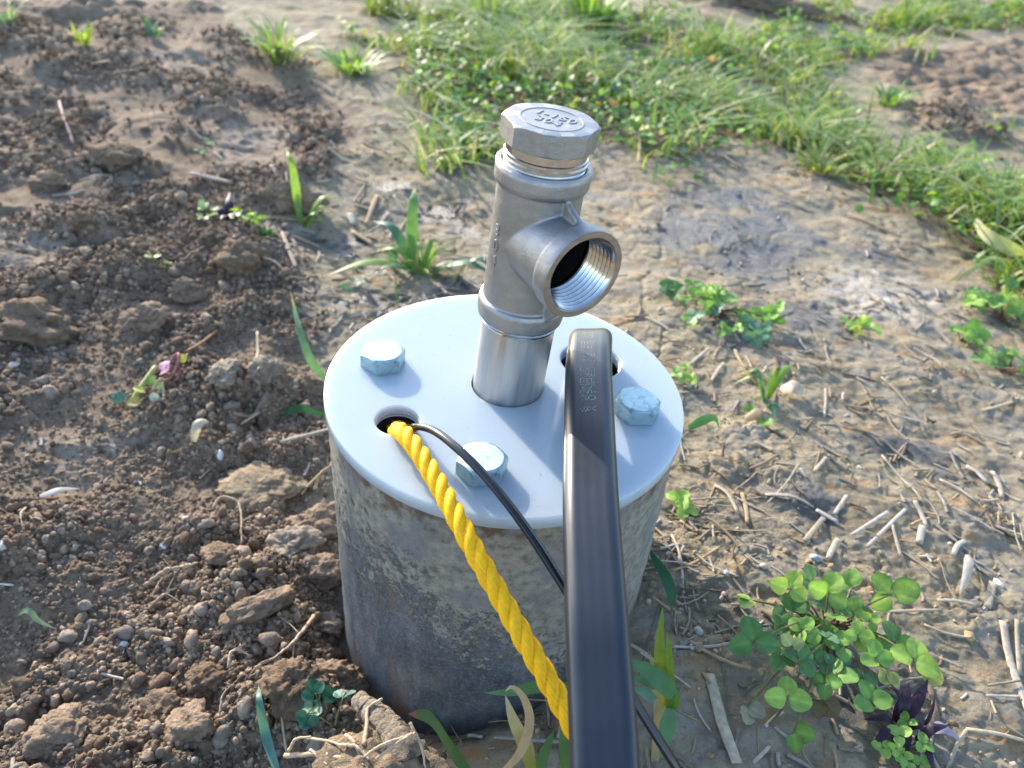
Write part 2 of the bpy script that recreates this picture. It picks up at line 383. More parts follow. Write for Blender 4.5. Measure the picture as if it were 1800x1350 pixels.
# ------------------------------------------------------------------ ground sheet
def build_ground():
    ta = np.linspace(R(-62), R(242), 1500); tb = np.linspace(R(242), R(298), 60)[1:-1]
    th = np.concatenate([ta, tb]); n = len(th)
    r1 = np.exp(np.linspace(math.log(0.074), math.log(2.9), 860)); r2 = np.exp(np.linspace(math.log(2.9), math.log(60), 50))[1:]
    rr = np.concatenate([r1, r2]); mR = len(rr)
    TT, RR = np.meshgrid(th, rr); x = (RR * np.cos(TT)).ravel(); y = (RR * np.sin(TT)).ravel()
    spc = (RR * 0.0046).ravel()
    M = masks(x, y); z = H(x, y, M, spc)
    V = np.stack([x, y, z], 1)
    i = np.arange(mR - 1)[:, None] * n + np.arange(n)[None, :]; j = np.arange(mR - 1)[:, None] * n + (np.arange(n)[None, :] + 1) % n
    F = np.stack([i, j, j + n, i + n], -1).reshape(-1, 4)
    o = np_mesh('ground', V, F, M_GROUND, col=np.stack([M[0], M[1], M[2], M[3]], 1))
    tag(o, kind='structure')
build_ground()

# ------------------------------------------------------------------ lathe / tubes
def lathe(name, prof, mat, parent=None, seg=96, axis='Z', closed=False, sharp_ang=30, rfun=None):
    V = []; n = len(prof)
    for a in np.linspace(0, 2 * math.pi, seg, endpoint=False):
        for (r, z) in prof:
            q = r if rfun is None else rfun(a, r, z)
            V.append((q * math.cos(a), q * math.sin(a), z) if axis == 'Z' else (z, q * math.cos(a), q * math.sin(a)))
    F = []
    for i in range(seg):
        j = (i + 1) % seg
        for k in range(n if closed else n - 1):
            k2 = (k + 1) % n
            F.append((i * n + k, j * n + k, j * n + k2, i * n + k2))
    bm = bmesh.new(); vs = [bm.verts.new(v) for v in V]
    for f in F: bm.faces.new([vs[q] for q in f])
    bmesh.ops.remove_doubles(bm, verts=bm.verts, dist=1e-7)
    bmesh.ops.dissolve_degenerate(bm, dist=1e-7, edges=bm.edges)
    o = bm_mesh(name, bm, mat, parent)
    return sharp(o, sharp_ang)
def spline(pts, n):
    P = np.array([list(p) for p in pts], float); m_ = len(P)
    d = np.concatenate([[0], np.cumsum(np.linalg.norm(np.diff(P[:, :3], axis=0), axis=1) ** 0.5)])
    t = np.linspace(0, d[-1], n); out = np.zeros((n, P.shape[1]))
    E = np.vstack([2 * P[0] - P[1], P, 2 * P[-1] - P[-2]])
    D = np.concatenate([[2 * d[0] - d[1]], d, [2 * d[-1] - d[-2]]])
    for q, tt in enumerate(t):
        i = min(max(np.searchsorted(d, tt, side='right') - 1, 0), m_ - 2)
        p0, p1, p2, p3 = E[i], E[i + 1], E[i + 2], E[i + 3]; t0, t1, t2, t3 = D[i], D[i + 1], D[i + 2], D[i + 3]
        a1 = (t1 - tt) / (t1 - t0) * p0 + (tt - t0) / (t1 - t0) * p1; a2 = (t2 - tt) / (t2 - t1) * p1 + (tt - t1) / (t2 - t1) * p2
        a3 = (t3 - tt) / (t3 - t2) * p2 + (tt - t2) / (t3 - t2) * p3
        b1 = (t2 - tt) / (t2 - t0) * a1 + (tt - t0) / (t2 - t0) * a2; b2 = (t3 - tt) / (t3 - t1) * a2 + (tt - t1) / (t3 - t1) * a3
        out[q] = (t2 - tt) / (t2 - t1) * b1 + (tt - t1) / (t2 - t1) * b2
    return out
def frames(P, side0):
    """tangent, side, normal along polyline; side kept near side0"""
    T = np.gradient(P, axis=0); T /= np.linalg.norm(T, axis=1)[:, None]
    s = np.array(side0, float); S = []
    for t in T:
        s = s - t * (s @ t); s = s / np.linalg.norm(s); S.append(s)
    S = np.array(S); return T, S, np.cross(T, S)
def sweep(P, sec, side0=(1, 0, 0), scale=None, cap=True, twist=None):
    """sec: (k,2) section in (side, normal)"""
    T, S, N = frames(P, side0); n = len(P); k = len(sec); sc = np.ones(n) if scale is None else np.asarray(scale)
    V = np.zeros((n, k, 3))
    for i in range(n):
        q = sec * sc[i]
        if twist is not None:
            c, s_ = math.cos(twist[i]), math.sin(twist[i]); q = np.stack([q[:, 0] * c - q[:, 1] * s_, q[:, 0] * s_ + q[:, 1] * c], 1)
        V[i] = P[i] + q[:, :1] * S[i] + q[:, 1:] * N[i]
    i = np.arange(n - 1)[:, None] * k + np.arange(k)[None]; j = np.arange(n - 1)[:, None] * k + (np.arange(k)[None] + 1) % k
    F = np.stack([i, j, j + k, i + k], -1).reshape(-1, 4)
    V = V.reshape(-1, 3); T3 = []
    if cap:
        c0 = len(V); V = np.vstack([V, P[0], P[-1]]); a = np.arange(k); b = (a + 1) % k
        T3 = np.vstack([np.stack([np.full(k, c0), b, a], 1), np.stack([np.full(k, c0 + 1), (n - 1) * k + a, (n - 1) * k + b], 1)])
    return V, [F, T3] if cap else [F]
def circ(r, k=12, ph=0.0):
    a = np.linspace(0, 2 * math.pi, k, endpoint=False) + ph; return np.stack([np.cos(a), np.sin(a)], 1) * r

# ------------------------------------------------------------------ well casing
def build_casing():
    t = empty('well_casing', (0, 0, 0))
    t.matrix_world = Matrix.Translation((0, 0, -0.0066))
    prof = [(0.0765, -0.40), (0.0765, -0.001), (0.0772, 0.0), (0.0818, 0.0), (0.0826, -0.0008)]
    prof += [(0.0826, -0.0008 - q * 0.0035) for q in range(1, 70)] + [(0.0826, -0.40)]
    o = lathe('pipe_wall', prof, M_CASING, None, 220)
    me = o.data; n = len(me.vertices); co = np.zeros(n * 3, np.float32); me.vertices.foreach_get('co', co); co = co.reshape(-1, 3)
    ang = np.arctan2(co[:, 1], co[:, 0]); out = np.hypot(co[:, 0], co[:, 1]) > 0.0823
    bump = 0.0006 * np.clip(fbm(ang * 9 + 40, co[:, 2] * 110, 71, 3), 0, 1) + 0.0005 * np.clip(fbm(ang * 30 + 90, co[:, 2] * 380, 72, 2), 0, 1)
    f = 1 + np.where(out, bump / 0.0826, 0); co[:, 0] *= f; co[:, 1] *= f
    co[:, 0] += -0.0214 * co[:, 2]; co[:, 1] += 0.02 * co[:, 2]          # it leans a little
    me.vertices.foreach_set('co', co.ravel()); me.update()
    o.parent = t
    tag(t, 'round steel well casing caked with tan mud, standing in the ground under the white cap', 'well casing')
build_casing()

# ------------------------------------------------------------------ white cap
HOLES = [(0.0004, 0.0016, 0.0176, 64), (-0.0458, -0.0328, 0.0104, 48), (0.0408, 0.0290, 0.0160, 56)]
def hexhead(name, corner_r, h, top_r, sides, mat, parent, z0=0.0, slope=0.58, under=None, seg=144):
    ap = corner_r * math.cos(math.pi / sides)
    def rf(a, r, z):
        b = (a % (2 * math.pi / sides)) - math.pi / sides
        oc = ap / math.cos(b)
        lim = top_r + (z0 + h - z) / slope
        if under is not None: lim = min(lim, under + (z - z0) / slope)
        return min(oc, lim) * r
    zs = [z0, z0 + 0.0003] + ([z0 + q * 0.0003 for q in range(2, 8)] if under is not None else []) + [z0 + h * 0.5] + list(np.linspace(z0 + h * 0.6, z0 + h - 0.00015, 14))
    prof = [(0.0, z0)] + [(1.0, z) for z in zs] + [(0.985, z0 + h), (0.5, z0 + h), (0.0, z0 + h)]
    return lathe(name, prof, mat, parent, seg, sharp_ang=20, rfun=rf)
def build_cap():
    t = empty('well_seal', (0, 0, -0.0066))
    cu = bpy.data.curves.new('plate', 'CURVE'); cu.dimensions = '2D'; cu.fill_mode = 'BOTH'
    cu.extrude = 0.0026; cu.bevel_depth = 0.0006; cu.bevel_resolution = 2
    def ring(x, y, r, n):
        sp = cu.splines.new('POLY'); sp.points.add(n - 1); sp.use_cyclic_u = True
        for i in range(n):
            a = 2 * math.pi * i / n; sp.points[i].co = (x + r * math.cos(a), y + r * math.sin(a), 0, 1)
    ring(0, 0, 0.0834, 200)
    for h in HOLES: ring(*h)
    co = bpy.data.objects.new('plate', cu); COL.objects.link(co)
    me = baked(co); bpy.data.objects.remove(co)
    me.transform(Matrix.Translation((0, 0, 0.0034)))
    o = link('plate', me, M_PLATE, t); sharp(o, 50)
    for (x, y, r, n) in HOLES[1:]:
        prof = []; z = 0.0054
        while z > 0.0002:
            prof += [(r + 0.0002, z), (r - 0.0009, z - 0.0008), (r - 0.0009, z - 0.0010), (r + 0.0002, z - 0.0017)]; z -= 0.0018
        o = lathe('hole_thread', prof, M_PLATE2, t, 64); o.location = (x, y, 0)
    # rubber seal below the plate with the same holes
    cu = bpy.data.curves.new('gasket', 'CURVE'); cu.dimensions = '2D'; cu.fill_mode = 'BOTH'; cu.extrude = 0.009
    def ring2(x, y, r, n):
        sp = cu.splines.new('POLY'); sp.points.add(n - 1); sp.use_cyclic_u = True
        for i in range(n):
            a = 2 * math.pi * i / n; sp.points[i].co = (x + r * math.cos(a), y + r * math.sin(a), 0, 1)
    ring2(0, 0, 0.0755, 120); ring2(0.0004, 0.0016, 0.0170, 48); ring2(-0.0458, -0.0338, 0.0090, 40); ring2(0.0408, 0.029, 0.0148, 40)
    co = bpy.data.objects.new('gasket', cu); COL.objects.link(co)
    me = baked(co); bpy.data.objects.remove(co); me.transform(Matrix.Translation((0, 0, -0.0102)))
    link('rubber_gasket', me, M_RUBBER_AND_SHADE, t, smooth=False)
    for (x, y), vx, lab in (((-0.0598, 0.0075), (665, 655), 'bright bluish zinc bolt near the left rim of the cap'),
                            ((0.0608, -0.0092), (1139, 743), 'bluish zinc bolt right of the flat black cable'),
                            ((-0.0064, -0.0590), (832, 855), 'greyer zinc bolt crossed by the thin black cable')):
        p = onz(*vx, 0.0); rot = math.atan2(p.y - y, p.x - x)
        b = hexhead('bolt', 0.0108, 0.0078, 0.0086, 6, M_ZINC, t, 0.0)
        b.location = (x, y, 0.00665); b.rotation_euler = (0, 0, rot); b['label'] = lab
    tag(t, 'round white plastic well cap with threaded holes, bolted onto the muddy casing', 'well cap')
build_cap()

# ------------------------------------------------------------------ steel riser, tee and plug
def build_pipe():
    pa = Vector((0.0420, -0.0035, 1)).normalized(); a0 = Vector((0.0008, 0.0019, 0.0))
    th = R(-53.5); ax = Vector((math.cos(th), math.sin(th), 0)); ax = (ax - pa * ax.dot(pa)).normalized(); sv = pa.cross(ax)
    M4 = Matrix((ax, sv, pa)).transposed().to_4x4(); M4.translation = a0
    t = empty('water_pipe', (0, 0, 0), M4)
    lathe('riser_pipe', [(0.0140, -0.12), (0.0140, 0.046), (0.0166, 0.046), (0.0166, -0.12)], M_PIPE, t, 96, closed=True)
    # --- tee body: overlapping closed solids fused by a voxel remesh, softened like a casting
    ZB, ZT, XE, ZC = 0.0405, 0.1100, 0.0352, 0.0783
    bm = bmesh.new()
    def solid(prof, axis='Z', off=(0, 0, 0), seg=72):
        n = len(prof); rings = []
        for i in range(seg):
            a = 2 * math.pi * i / seg; row = []
            for r, z in prof:
                v = (r * math.cos(a), r * math.sin(a), z) if axis == 'Z' else (z, r * math.cos(a), r * math.sin(a))
                row.append(bm.verts.new((v[0] + off[0], v[1] + off[1], v[2] + off[2])))
            rings.append(row)
        for i in range(seg):
            j = (i + 1) % seg
            for k in range(n - 1): bm.faces.new((rings[i][k], rings[j][k], rings[j][k + 1], rings[i][k + 1]))
        bm.faces.new([rings[i][0] for i in range(seg)][::-1]); bm.faces.new([rings[i][-1] for i in range(seg)])
    solid([(0.0175, ZB - 0.002), (0.0175, ZT + 0.002)])
    solid([(0.0180, ZB - 0.003), (0.0190, ZB + 0.0012), (0.0192, ZB + 0.0025), (0.0192, ZB + 0.0068), (0.0186, ZB + 0.0085), (0.0170, ZB + 0.0088)])
    solid([(0.0170, ZT - 0.0088), (0.0186, ZT - 0.0085), (0.0192, ZT - 0.0070), (0.0192, ZT - 0.0022), (0.0186, ZT - 0.0008), (0.0180, ZT + 0.003)])
    solid([(0.0168, 0.0), (0.0168, 0.027), (0.0173, 0.028), (0.0176, XE + 0.002)], 'X', (0, 0, ZC))
    solid([(0.0160, 0.0262), (0.0180, 0.0266), (0.0186, 0.0280), (0.0187, 0.0335), (0.0185, XE), (0.0183, XE + 0.003)], 'X', (0, 0, ZC))
    def rib(pts, hw=0.0013):
        a = [bm.verts.new((x, -hw, z)) for x, z in pts]; b = [bm.verts.new((x, hw, z)) for x, z in pts]; n = len(pts)
        bm.faces.new(a[::-1]); bm.faces.new(b)
        for i in range(n): bm.faces.new((a[i], a[(i + 1) % n], b[(i + 1) % n], b[i]))
    rib([(0.012, ZT - 0.016), (0.012, ZT - 0.0085), (0.0186, ZT - 0.0088), (0.0215, ZT - 0.0105), (0.0300, ZC + 0.0180), (0.0300, ZC + 0.012)])
    rib([(0.012, ZB + 0.016), (0.0300, ZC - 0.012), (0.0300, ZC - 0.0180), (0.0200, ZB + 0.0075), (0.012, ZB + 0.0075)])
    bmesh.ops.recalc_face_normals(bm, faces=bm.faces)
    me = bpy.data.meshes.new('tee'); bm.to_mesh(me); bm.free()
    o = bpy.data.objects.new('tee', me); COL.objects.link(o)
    rm = o.modifiers.new('r', 'REMESH'); rm.mode = 'VOXEL'; rm.voxel_size = 0.00045; rm.use_smooth_shade = True
    sm = o.modifiers.new('s', 'SMOOTH'); sm.factor = 0.5; sm.iterations = 5
    baked(o)
    bm = bmesh.new(); bm.from_mesh(o.data)
    for co, no in (((0, 0, ZT), (0, 0, 1)), ((0, 0, ZB), (0, 0, -1)), ((XE, 0, ZC), (1, 0, 0))):
        bmesh.ops.bisect_plane(bm, geom=bm.verts[:] + bm.edges[:] + bm.faces[:], plane_co=co, plane_no=no, clear_outer=True)
    bm.to_mesh(o.data); bm.free()
    o.data.materials.clear(); o.data.materials.append(M_CAST); o.data.polygons.foreach_set('use_smooth', [True] * len(o.data.polygons))
    o.parent = t; o.name = 'tee_body'; tee = o
    # ends: faces and bores
    f = lathe('machined_face', [(0.0186, -0.0003), (0.0184, 0.0), (0.0160, 0.0), (0.0156, -0.0005)], M_FACE, tee, 96, 'X'); f.location = (XE, 0, ZC)
    prof = [(0.0156, -0.0005)]; x = -0.0008
    for i in range(7):
        rr = 0.01545 - i * 0.00007
        prof += [(rr, x), (rr - 0.0011, x - 0.0010), (rr - 0.0011, x - 0.0012), (rr, x - 0.0021)]; x -= 0.0022
    prof += [(0.0142, x), (0.0142, -0.018)]
    f = lathe('bore_shade_lining', [(0.0142, -0.018), (0.0142, -0.044), (0.010, -0.049), (0.0, -0.0505)], M_RUBBER_AND_SHADE, tee, 48, 'X'); f.location = (XE, 0, ZC)  # near-black lining paints in the shade of the enclosed steel bore
    f = lathe('inner_thread', prof, M_THREAD, tee, 96, 'X'); f.location = (XE, 0, ZC)
    lathe('rim', [(0.0192, ZT - 0.0008), (0.0186, ZT), (0.0172, ZT), (0.0166, ZT - 0.0006), (0.0163, ZT - 0.006)], M_CAST, tee, 96)
    lathe('rim', [(0.0188, ZB), (0.0178, ZB - 0.0004), (0.0174, ZB + 0.0002), (0.0172, ZB + 0.006)], M_CAST, tee, 96)
    lathe('joint_thread', [(0.0166, 0.0366), (0.0169, 0.0369), (0.01735, 0.0373), (0.01735, 0.0380), (0.0169, 0.0384), (0.0174, 0.0390), (0.0174, 0.0397), (0.0169, 0.0401), (0.0169, 0.043)], M_THREAD, t, 96)
    # plug
    plug = lathe('hex_plug', [(0.0, 0.1065), (0.0164, 0.1065), (0.0164, 0.1095), (0.0158, 0.1101), (0.0166, 0.1107), (0.0166, 0.1116), (0.0159, 0.1121), (0.0166, 0.1127), (0.0166, 0.1137),
                              (0.0161, 0.1141), (0.0161, 0.1176), (0.0166, 0.1180), (0.0, 0.1180)], M_THREAD, t, 96)
    p = ((M4.inverted()) @ onz(968, 246, 0.125)); a8 = math.atan2(p.y, p.x)
    hd = hexhead('plug_head', 0.0190, 0.0088, 0.0178, 8, M_CAST, plug, 0.1177, 0.70, 0.0176, 160); hd.rotation_euler = (0, 0, a8)
    zt = 0.1177 + 0.0088
    lathe('raised_ring', [(0.0117, zt - 0.0002), (0.0118, zt + 0.00022), (0.0121, zt + 0.00026), (0.0125, zt + 0.0002), (0.0127, zt - 0.0002)], M_CAST, plug, 96)
    p0 = M4.inverted() @ onz(946, 203, 0.1262); p1 = M4.inverted() @ onz(1014, 221, 0.1262)
    tr = math.atan2(p1.y - p0.y, p1.x - p0.x)
    def text(body, size, depth):
        cu = bpy.data.curves.new('txt', 'FONT'); cu.body = body; cu.size = size; cu.extrude = depth; cu.align_x = 'CENTER'; cu.align_y = 'CENTER'
        cu.bevel_depth = 0.00007; cu.bevel_resolution = 1; cu.space_character = 1.1; cu.resolution_u = 4
        q = bpy.data.objects.new('txt', cu); COL.objects.link(q); me = baked(q); bpy.data.objects.remove(q); return me
    for body, dy in (('1-150', 0.0033), ('304', -0.0035)):
        me = text(body, 0.0068, 0.00022); q = link('raised_text', me, M_CAST, plug, smooth=False)
        q.matrix_local = Matrix.Rotation(tr, 4, 'Z') @ Matrix.Translation((0.0002, dy, zt + 0.00005))
    # raised numerals down the side of the tee
    for body, px in (('3', (874, 406)), ('0', (871, 432)), ('4', (868, 458))):
        d = M4.inverted().to_3x3() @ ray(*px); c = M4.inverted() @ CAM_C
        a_ = d.x ** 2 + d.y ** 2; b_ = 2 * (c.x * d.x + c.y * d.y); c_ = c.x ** 2 + c.y ** 2 - 0.0176 ** 2
        tt = (-b_ - math.sqrt(max(b_ * b_ - 4 * a_ * c_, 0))) / (2 * a_); hit = c + d * tt
        me = text(body, 0.0070, 0.0002); phi = math.atan2(hit.y, hit.x); z0 = hit.z
        for v in me.vertices:
            aa = phi + v.co.x / 0.0176; rr = 0.0176 + v.co.z
            v.co = (rr * math.cos(aa), rr * math.sin(aa), z0 + v.co.y)
        link('raised_numeral', me, M_CAST, tee, smooth=False)
    tag(t, 'upright stainless steel pipe with threaded tee and octagonal plug rising from the white cap', 'pipe')
build_pipe()

# ------------------------------------------------------------------ cables and rope
def build_flat_cable():
    pts = [(0.0425, 0.031, -0.10), (0.042, 0.0325, -0.03), (0.0412, 0.0325, -0.004), (0.0395, 0.0290, 0.0105), (0.0375, 0.0185, 0.0195), (0.0360, 0.003, 0.0235),
           (0.0350, -0.017, 0.0248), (0.0349, -0.0427, 0.0238), (0.0348, -0.0694, 0.0226), (0.0351, -0.0972, 0.0204), (0.0361, -0.1197, 0.0170),
           (0.0372, -0.1398, 0.0130), (0.0386, -0.1560, 0.0075), (0.0400, -0.1710, 0.0020), (0.0412, -0.186, -0.0055), (0.0435, -0.215, -0.027),
           (0.046, -0.245, -0.062), (0.050, -0.285, -0.105), (0.056, -0.35, -0.135), (0.07, -0.6, -0.137)]
    P = spline(pts, 420)
    hw, hh, r = 0.0102, 0.0050, 0.0046; sec = []
    for cx, cy, a0 in ((hw - r, hh - r, 0), (-(hw - r), hh - r, 90), (-(hw - r), -(hh - r), 180), (hw - r, -(hh - r), 270)):
        for q in range(9):
            a = R(a0 + q * 90 / 8); sec.append((cx + r * math.cos(a), cy + r * math.sin(a)))
        if a0 in (0, 180):
            xs = np.linspace(hw - r, -(hw - r), 30)[1:-1] * (1 if a0 == 0 else -1)
            for x in xs: sec.append((x, (hh - 0.000012 * (1 + math.cos(3 * math.pi * (x / (hw - r))))) * (1 if a0 == 0 else -1)))
    V, F = sweep(P, np.array(sec))
    t = np_mesh('flat_cable', V, F, M_CABLE)
    # rows of ink dots on the upper face
    T, S, N = frames(P, (1, 0, 0)); up = N if N[120][2] > 0 else -N
    L = np.concatenate([[0], np.cumsum(np.linalg.norm(np.diff(P, axis=0), axis=1))])
    G5 = {'A': '0111010001111111000110001', '2': '1111000001011101000011111', '3': '1111000001011100000111110', '0': '0111010001100011000101110', '8': '0111010001011101000101110',
          'N': '1000111001101011001110001', 'H': '1000110001111111000110001', 'E': '1111110000111101000011111', 'X': '1000101010001000101010001', 'M': '1000111011101011000110001', 'G': '0111110000100111000101111', '6': '0111110000111101000101110'}
    dv = []; df = []
    oc = [(math.cos(q * math.pi / 3), math.sin(q * math.pi / 3)) for q in range(6)]
    def dot(s, u):
        i = int(np.clip(np.searchsorted(L, s) - 1, 0, len(P) - 2)); f = (s - L[i]) / (L[i + 1] - L[i])
        c = P[i] * (1 - f) + P[i + 1] * f + up[i] * (hh + 0.00006) + S[i] * u; b = len(dv)
        rr = 0.00021 * random.uniform(0.6, 1.15)
        for a_, b_ in oc: dv.append(c + T[i] * a_ * rr + S[i] * b_ * rr)
        for a_, b_ in oc: dv.append(c + up[i] * 0.00004 + T[i] * a_ * rr * 0.8 + S[i] * b_ * rr * 0.8)
        df.append([b + 6 + q for q in range(6)])
        for q in range(6): df.append([b + q, b + (q + 1) % 6, b + 6 + (q + 1) % 6, b + 6 + q])
    s0 = float(L[int(np.argmin(np.abs(P[:, 1] - 0.021) + (P[:, 2] < 0.0) * 1.0))])
    def line(u0, rows):
        s = s0
        for ch in rows:
            if ch == ' ': s += 0.0032; continue
            g = G5[ch]
            for r_ in range(5):
                for c_ in range(5):
                    if g[r_ * 5 + c_] == '1' and random.random() < 0.85: dot(s + c_ * 0.00062, u0 - r_ * 0.00066)
            s += 0.0037
    line(0.0026, '32 8A N2 36 G3HA20 X')
    line(-0.0006, '80 A3 26 H8 30EN6M 8')
    F6 = [f for f in df if len(f) == 6]; F4 = [f for f in df if len(f) == 4]
    np_mesh('printed_dots', np.array(dv), [np.array(F6), np.array(F4)], M_INK, t, smooth=False)
    tag(t, 'flat wide black cable with pale dotted print, bending out of the larger hole', 'cable')
build_flat_cable()
def build_wire():
    q = [(722, 770, -0.03), (722, 757, -0.004), (733, 750, 0.006), (762, 757, 0.0115), (800, 785, 0.0150), (850, 834, 0.0150), (900, 895, 0.0120), (940, 951, 0.0065), (985, 1021, -0.001),
         (1035, 1100, -0.012), (1085, 1180, -0.024), (1130, 1255, -0.036), (1190, 1350, -0.052), (1240, 1430, -0.070)]
    pts = [onz(a, b, z) for a, b, z in q]; pts += [Vector((0.105, -0.21, -0.115)), Vector((0.14, -0.27, -0.128)), Vector((0.2, -0.45, -0.13))]
    P = spline(pts, 200); a = np.linspace(0, 2 * math.pi, 28, endpoint=False)
    sec = np.stack([0.0021 * np.cos(a), 0.0017 * np.sin(a) * (1 - 0.20 * np.exp(-(np.cos(a) / 0.22) ** 2))], 1)
    V, F = sweep(P, sec); o = np_mesh('thin_cable', V, F, M_WIRE)
    tag(o, 'thin black two core cable arching over the front bolt beside the yellow rope', 'cable')
build_wire()
def build_rope():
    q = [(698, 775, -0.030), (696, 768, -0.012), (700, 757, 0.001), (713, 766, 0.0066), (737, 797, 0.0078), (770, 850, 0.0076), (800, 905, 0.0068), (836, 972, 0.0020), (880, 1050, -0.006),
         (924, 1128, -0.013), (963, 1195, -0.020), (1000, 1262, -0.027), (1045, 1345, -0.037), (1090, 1430, -0.055)]
    pts = [onz(a, b, z) for a, b, z in q] + [Vector((0.06, -0.215, -0.105)), Vector((0.075, -0.26, -0.128)), Vector((0.10, -0.45, -0.132))]
    P = spline(pts, 520); T, S, N = frames(P, (1, 0, 0))
    L = np.concatenate([[0], np.cumsum(np.linalg.norm(np.diff(P, axis=0), axis=1))])
    t = empty('rope', P[0]); off = np.array(P[0])
    a = np.linspace(0, 2 * math.pi, 56, endpoint=False); fib = RNG.uniform(0.90, 1.12, (3, 56))
    for k in range(3):
        ph = L / 0.0245 * 2 * math.pi + k * 2 * math.pi / 3
        Q = P + 0.00180 * (np.cos(ph)[:, None] * S + np.sin(ph)[:, None] * N)
        sec = circ(1, 56) * (0.00208 * (1 + 0.075 * np.abs(np.sin(a * 7 + k)) + 0.035 * (fib[k] - 0.95) * 4))[:, None]
        V, F = sweep(Q, sec, (1, 0, 0), None, True, -L / 0.018 * 2 * math.pi)
        V = V + RNG.normal(0, 0.00006, V.shape)
        cf = np.array([(1.0, 0.52, 0.005)]) * np.tile(fib[k], len(P))[:, None]; cf = np.vstack([cf, cf[:1], cf[-1:]]) * RNG.uniform(0.93, 1.05, (len(V), 1))
        np_mesh('strand', V - off, F, M_ROPE, t, col=cf)
    fz = []; ff = []
    for i in range(620):                          # loose fibres
        j = RNG.integers(0, 400) if i > 60 else RNG.integers(40, 110)
        d = RNG.normal(0, 1, 3); d -= T[j] * (d @ T[j]); d /= np.linalg.norm(d)
        p = P[j] + d * 0.0039; e = p + (d * RNG.uniform(0.0003, 0.0016) + T[j] * RNG.uniform(-0.004, 0.004)); s_ = np.cross(d, T[j]) * 0.00007; b = len(fz)
        fz += [p - s_, p + s_, e]; ff.append((b, b + 1, b + 2))
    np_mesh('loose_fibre', np.array(fz) - off, [np.array(ff)], M_ROPE, t, smooth=False, col=np.tile(np.array([[0.92, 0.5, 0.02]]), (len(fz), 1)))
    tag(t, 'yellow three strand twisted rope running out of the smaller hole and over the cap edge', 'rope')
build_rope()

# ------------------------------------------------------------------ soil crumbs and clods
def ico(sub):
    bm = bmesh.new(); bmesh.ops.create_icosphere(bm, subdivisions=sub, radius=1.0)
    V = np.array([v.co[:] for v in bm.verts]); F = np.array([[v.index for v in f.verts] for f in bm.faces]); bm.free(); return V, F
def noise3(P, s, sc):
    return (vn(P[:, 0] * sc + 11, P[:, 1] * sc + 3 * P[:, 2], s) + vn(P[:, 1] * sc - 7, P[:, 2] * sc + 2 * P[:, 0], s + 1) + vn(P[:, 2] * sc + 5, P[:, 0] * sc - 2 * P[:, 1], s + 2)) / 3
def lump(V, s, amp=0.35, flat=0.8):
    n = V / np.linalg.norm(V, axis=1)[:, None]
    g = np.random.default_rng(int(s)); pl = g.normal(0, 1, (9, 3)); pl /= np.linalg.norm(pl, axis=1)[:, None]; dd = g.uniform(0.62, 1.0, 9)
    q = (n @ pl.T) / dd[None]; r0 = 1.15 / np.maximum(q.max(1), 0.95)          # broken, faceted outline
    r = r0 + amp * noise3(n, s, 1.6) * 0.9 + amp * 0.6 * noise3(n, s + 9, 3.7) + amp * 0.5 * noise3(n, s + 19, 8.0)
    W = n * r[:, None]; W[:, 2] *= flat; return W
def rotm(n):
    q = RNG.normal(0, 1, (n, 4)); q /= np.linalg.norm(q, axis=1)[:, None]; w_, x, y, z = q.T
    return np.stack([np.stack([1 - 2 * (y * y + z * z), 2 * (x * y - z * w_), 2 * (x * z + y * w_)], -1),
                     np.stack([2 * (x * y + z * w_), 1 - 2 * (x * x + z * z), 2 * (y * z - x * w_)], -1),
                     np.stack([2 * (x * z - y * w_), 2 * (y * z + x * w_), 1 - 2 * (x * x + y * y)], -1)], 1)
SOILC = np.array([(0.23, 0.163, 0.11), (0.29, 0.21, 0.145), (0.37, 0.28, 0.20), (0.32, 0.255, 0.195), (0.19, 0.132, 0.089)])
CLAYC = np.array([(0.42, 0.34, 0.25), (0.38, 0.30, 0.21), (0.28, 0.22, 0.155), (0.52, 0.45, 0.36), (0.48, 0.33, 0.19)])
def scatter(name, x, y, size, pal, label, cat, sub=1, seed=300):
    VB = [lump(ico(sub)[0], seed + i * 31, 0.62, 1.0) * RNG.uniform(0.6, 1.35, 3) for i in range(14)]; FB = ico(sub)[1]
    n = len(x); z = H(x, y); rm = rotm(n); kind = RNG.integers(0, 14, n); nv = len(VB[0])
    B = np.stack(VB)[kind] * size[:, None, None]
    P = np.einsum('nij,nvj->nvi', rm, B) + np.stack([x, y, z + size * 0.12], 1)[:, None, :]
    F = (FB[None] + (np.arange(n) * nv)[:, None, None]).reshape(-1, 3)
    c = pal[RNG.integers(0, len(pal), n)] * RNG.uniform(0.75, 1.2, (n, 1))
    o = np_mesh(name, P.reshape(-1, 3), [F], M_SOIL, col=np.repeat(c, nv, 0), smooth=False)
    tag(o, label, cat, kind='stuff')
def annulus(n, rmax, rmin=0.088, p=1.0):
    a = RNG.uniform(0, 2 * math.pi, n); r = rmin + (rmax - rmin) * RNG.uniform(0, 1, n) ** p
    return r * np.cos(a), r * np.sin(a)
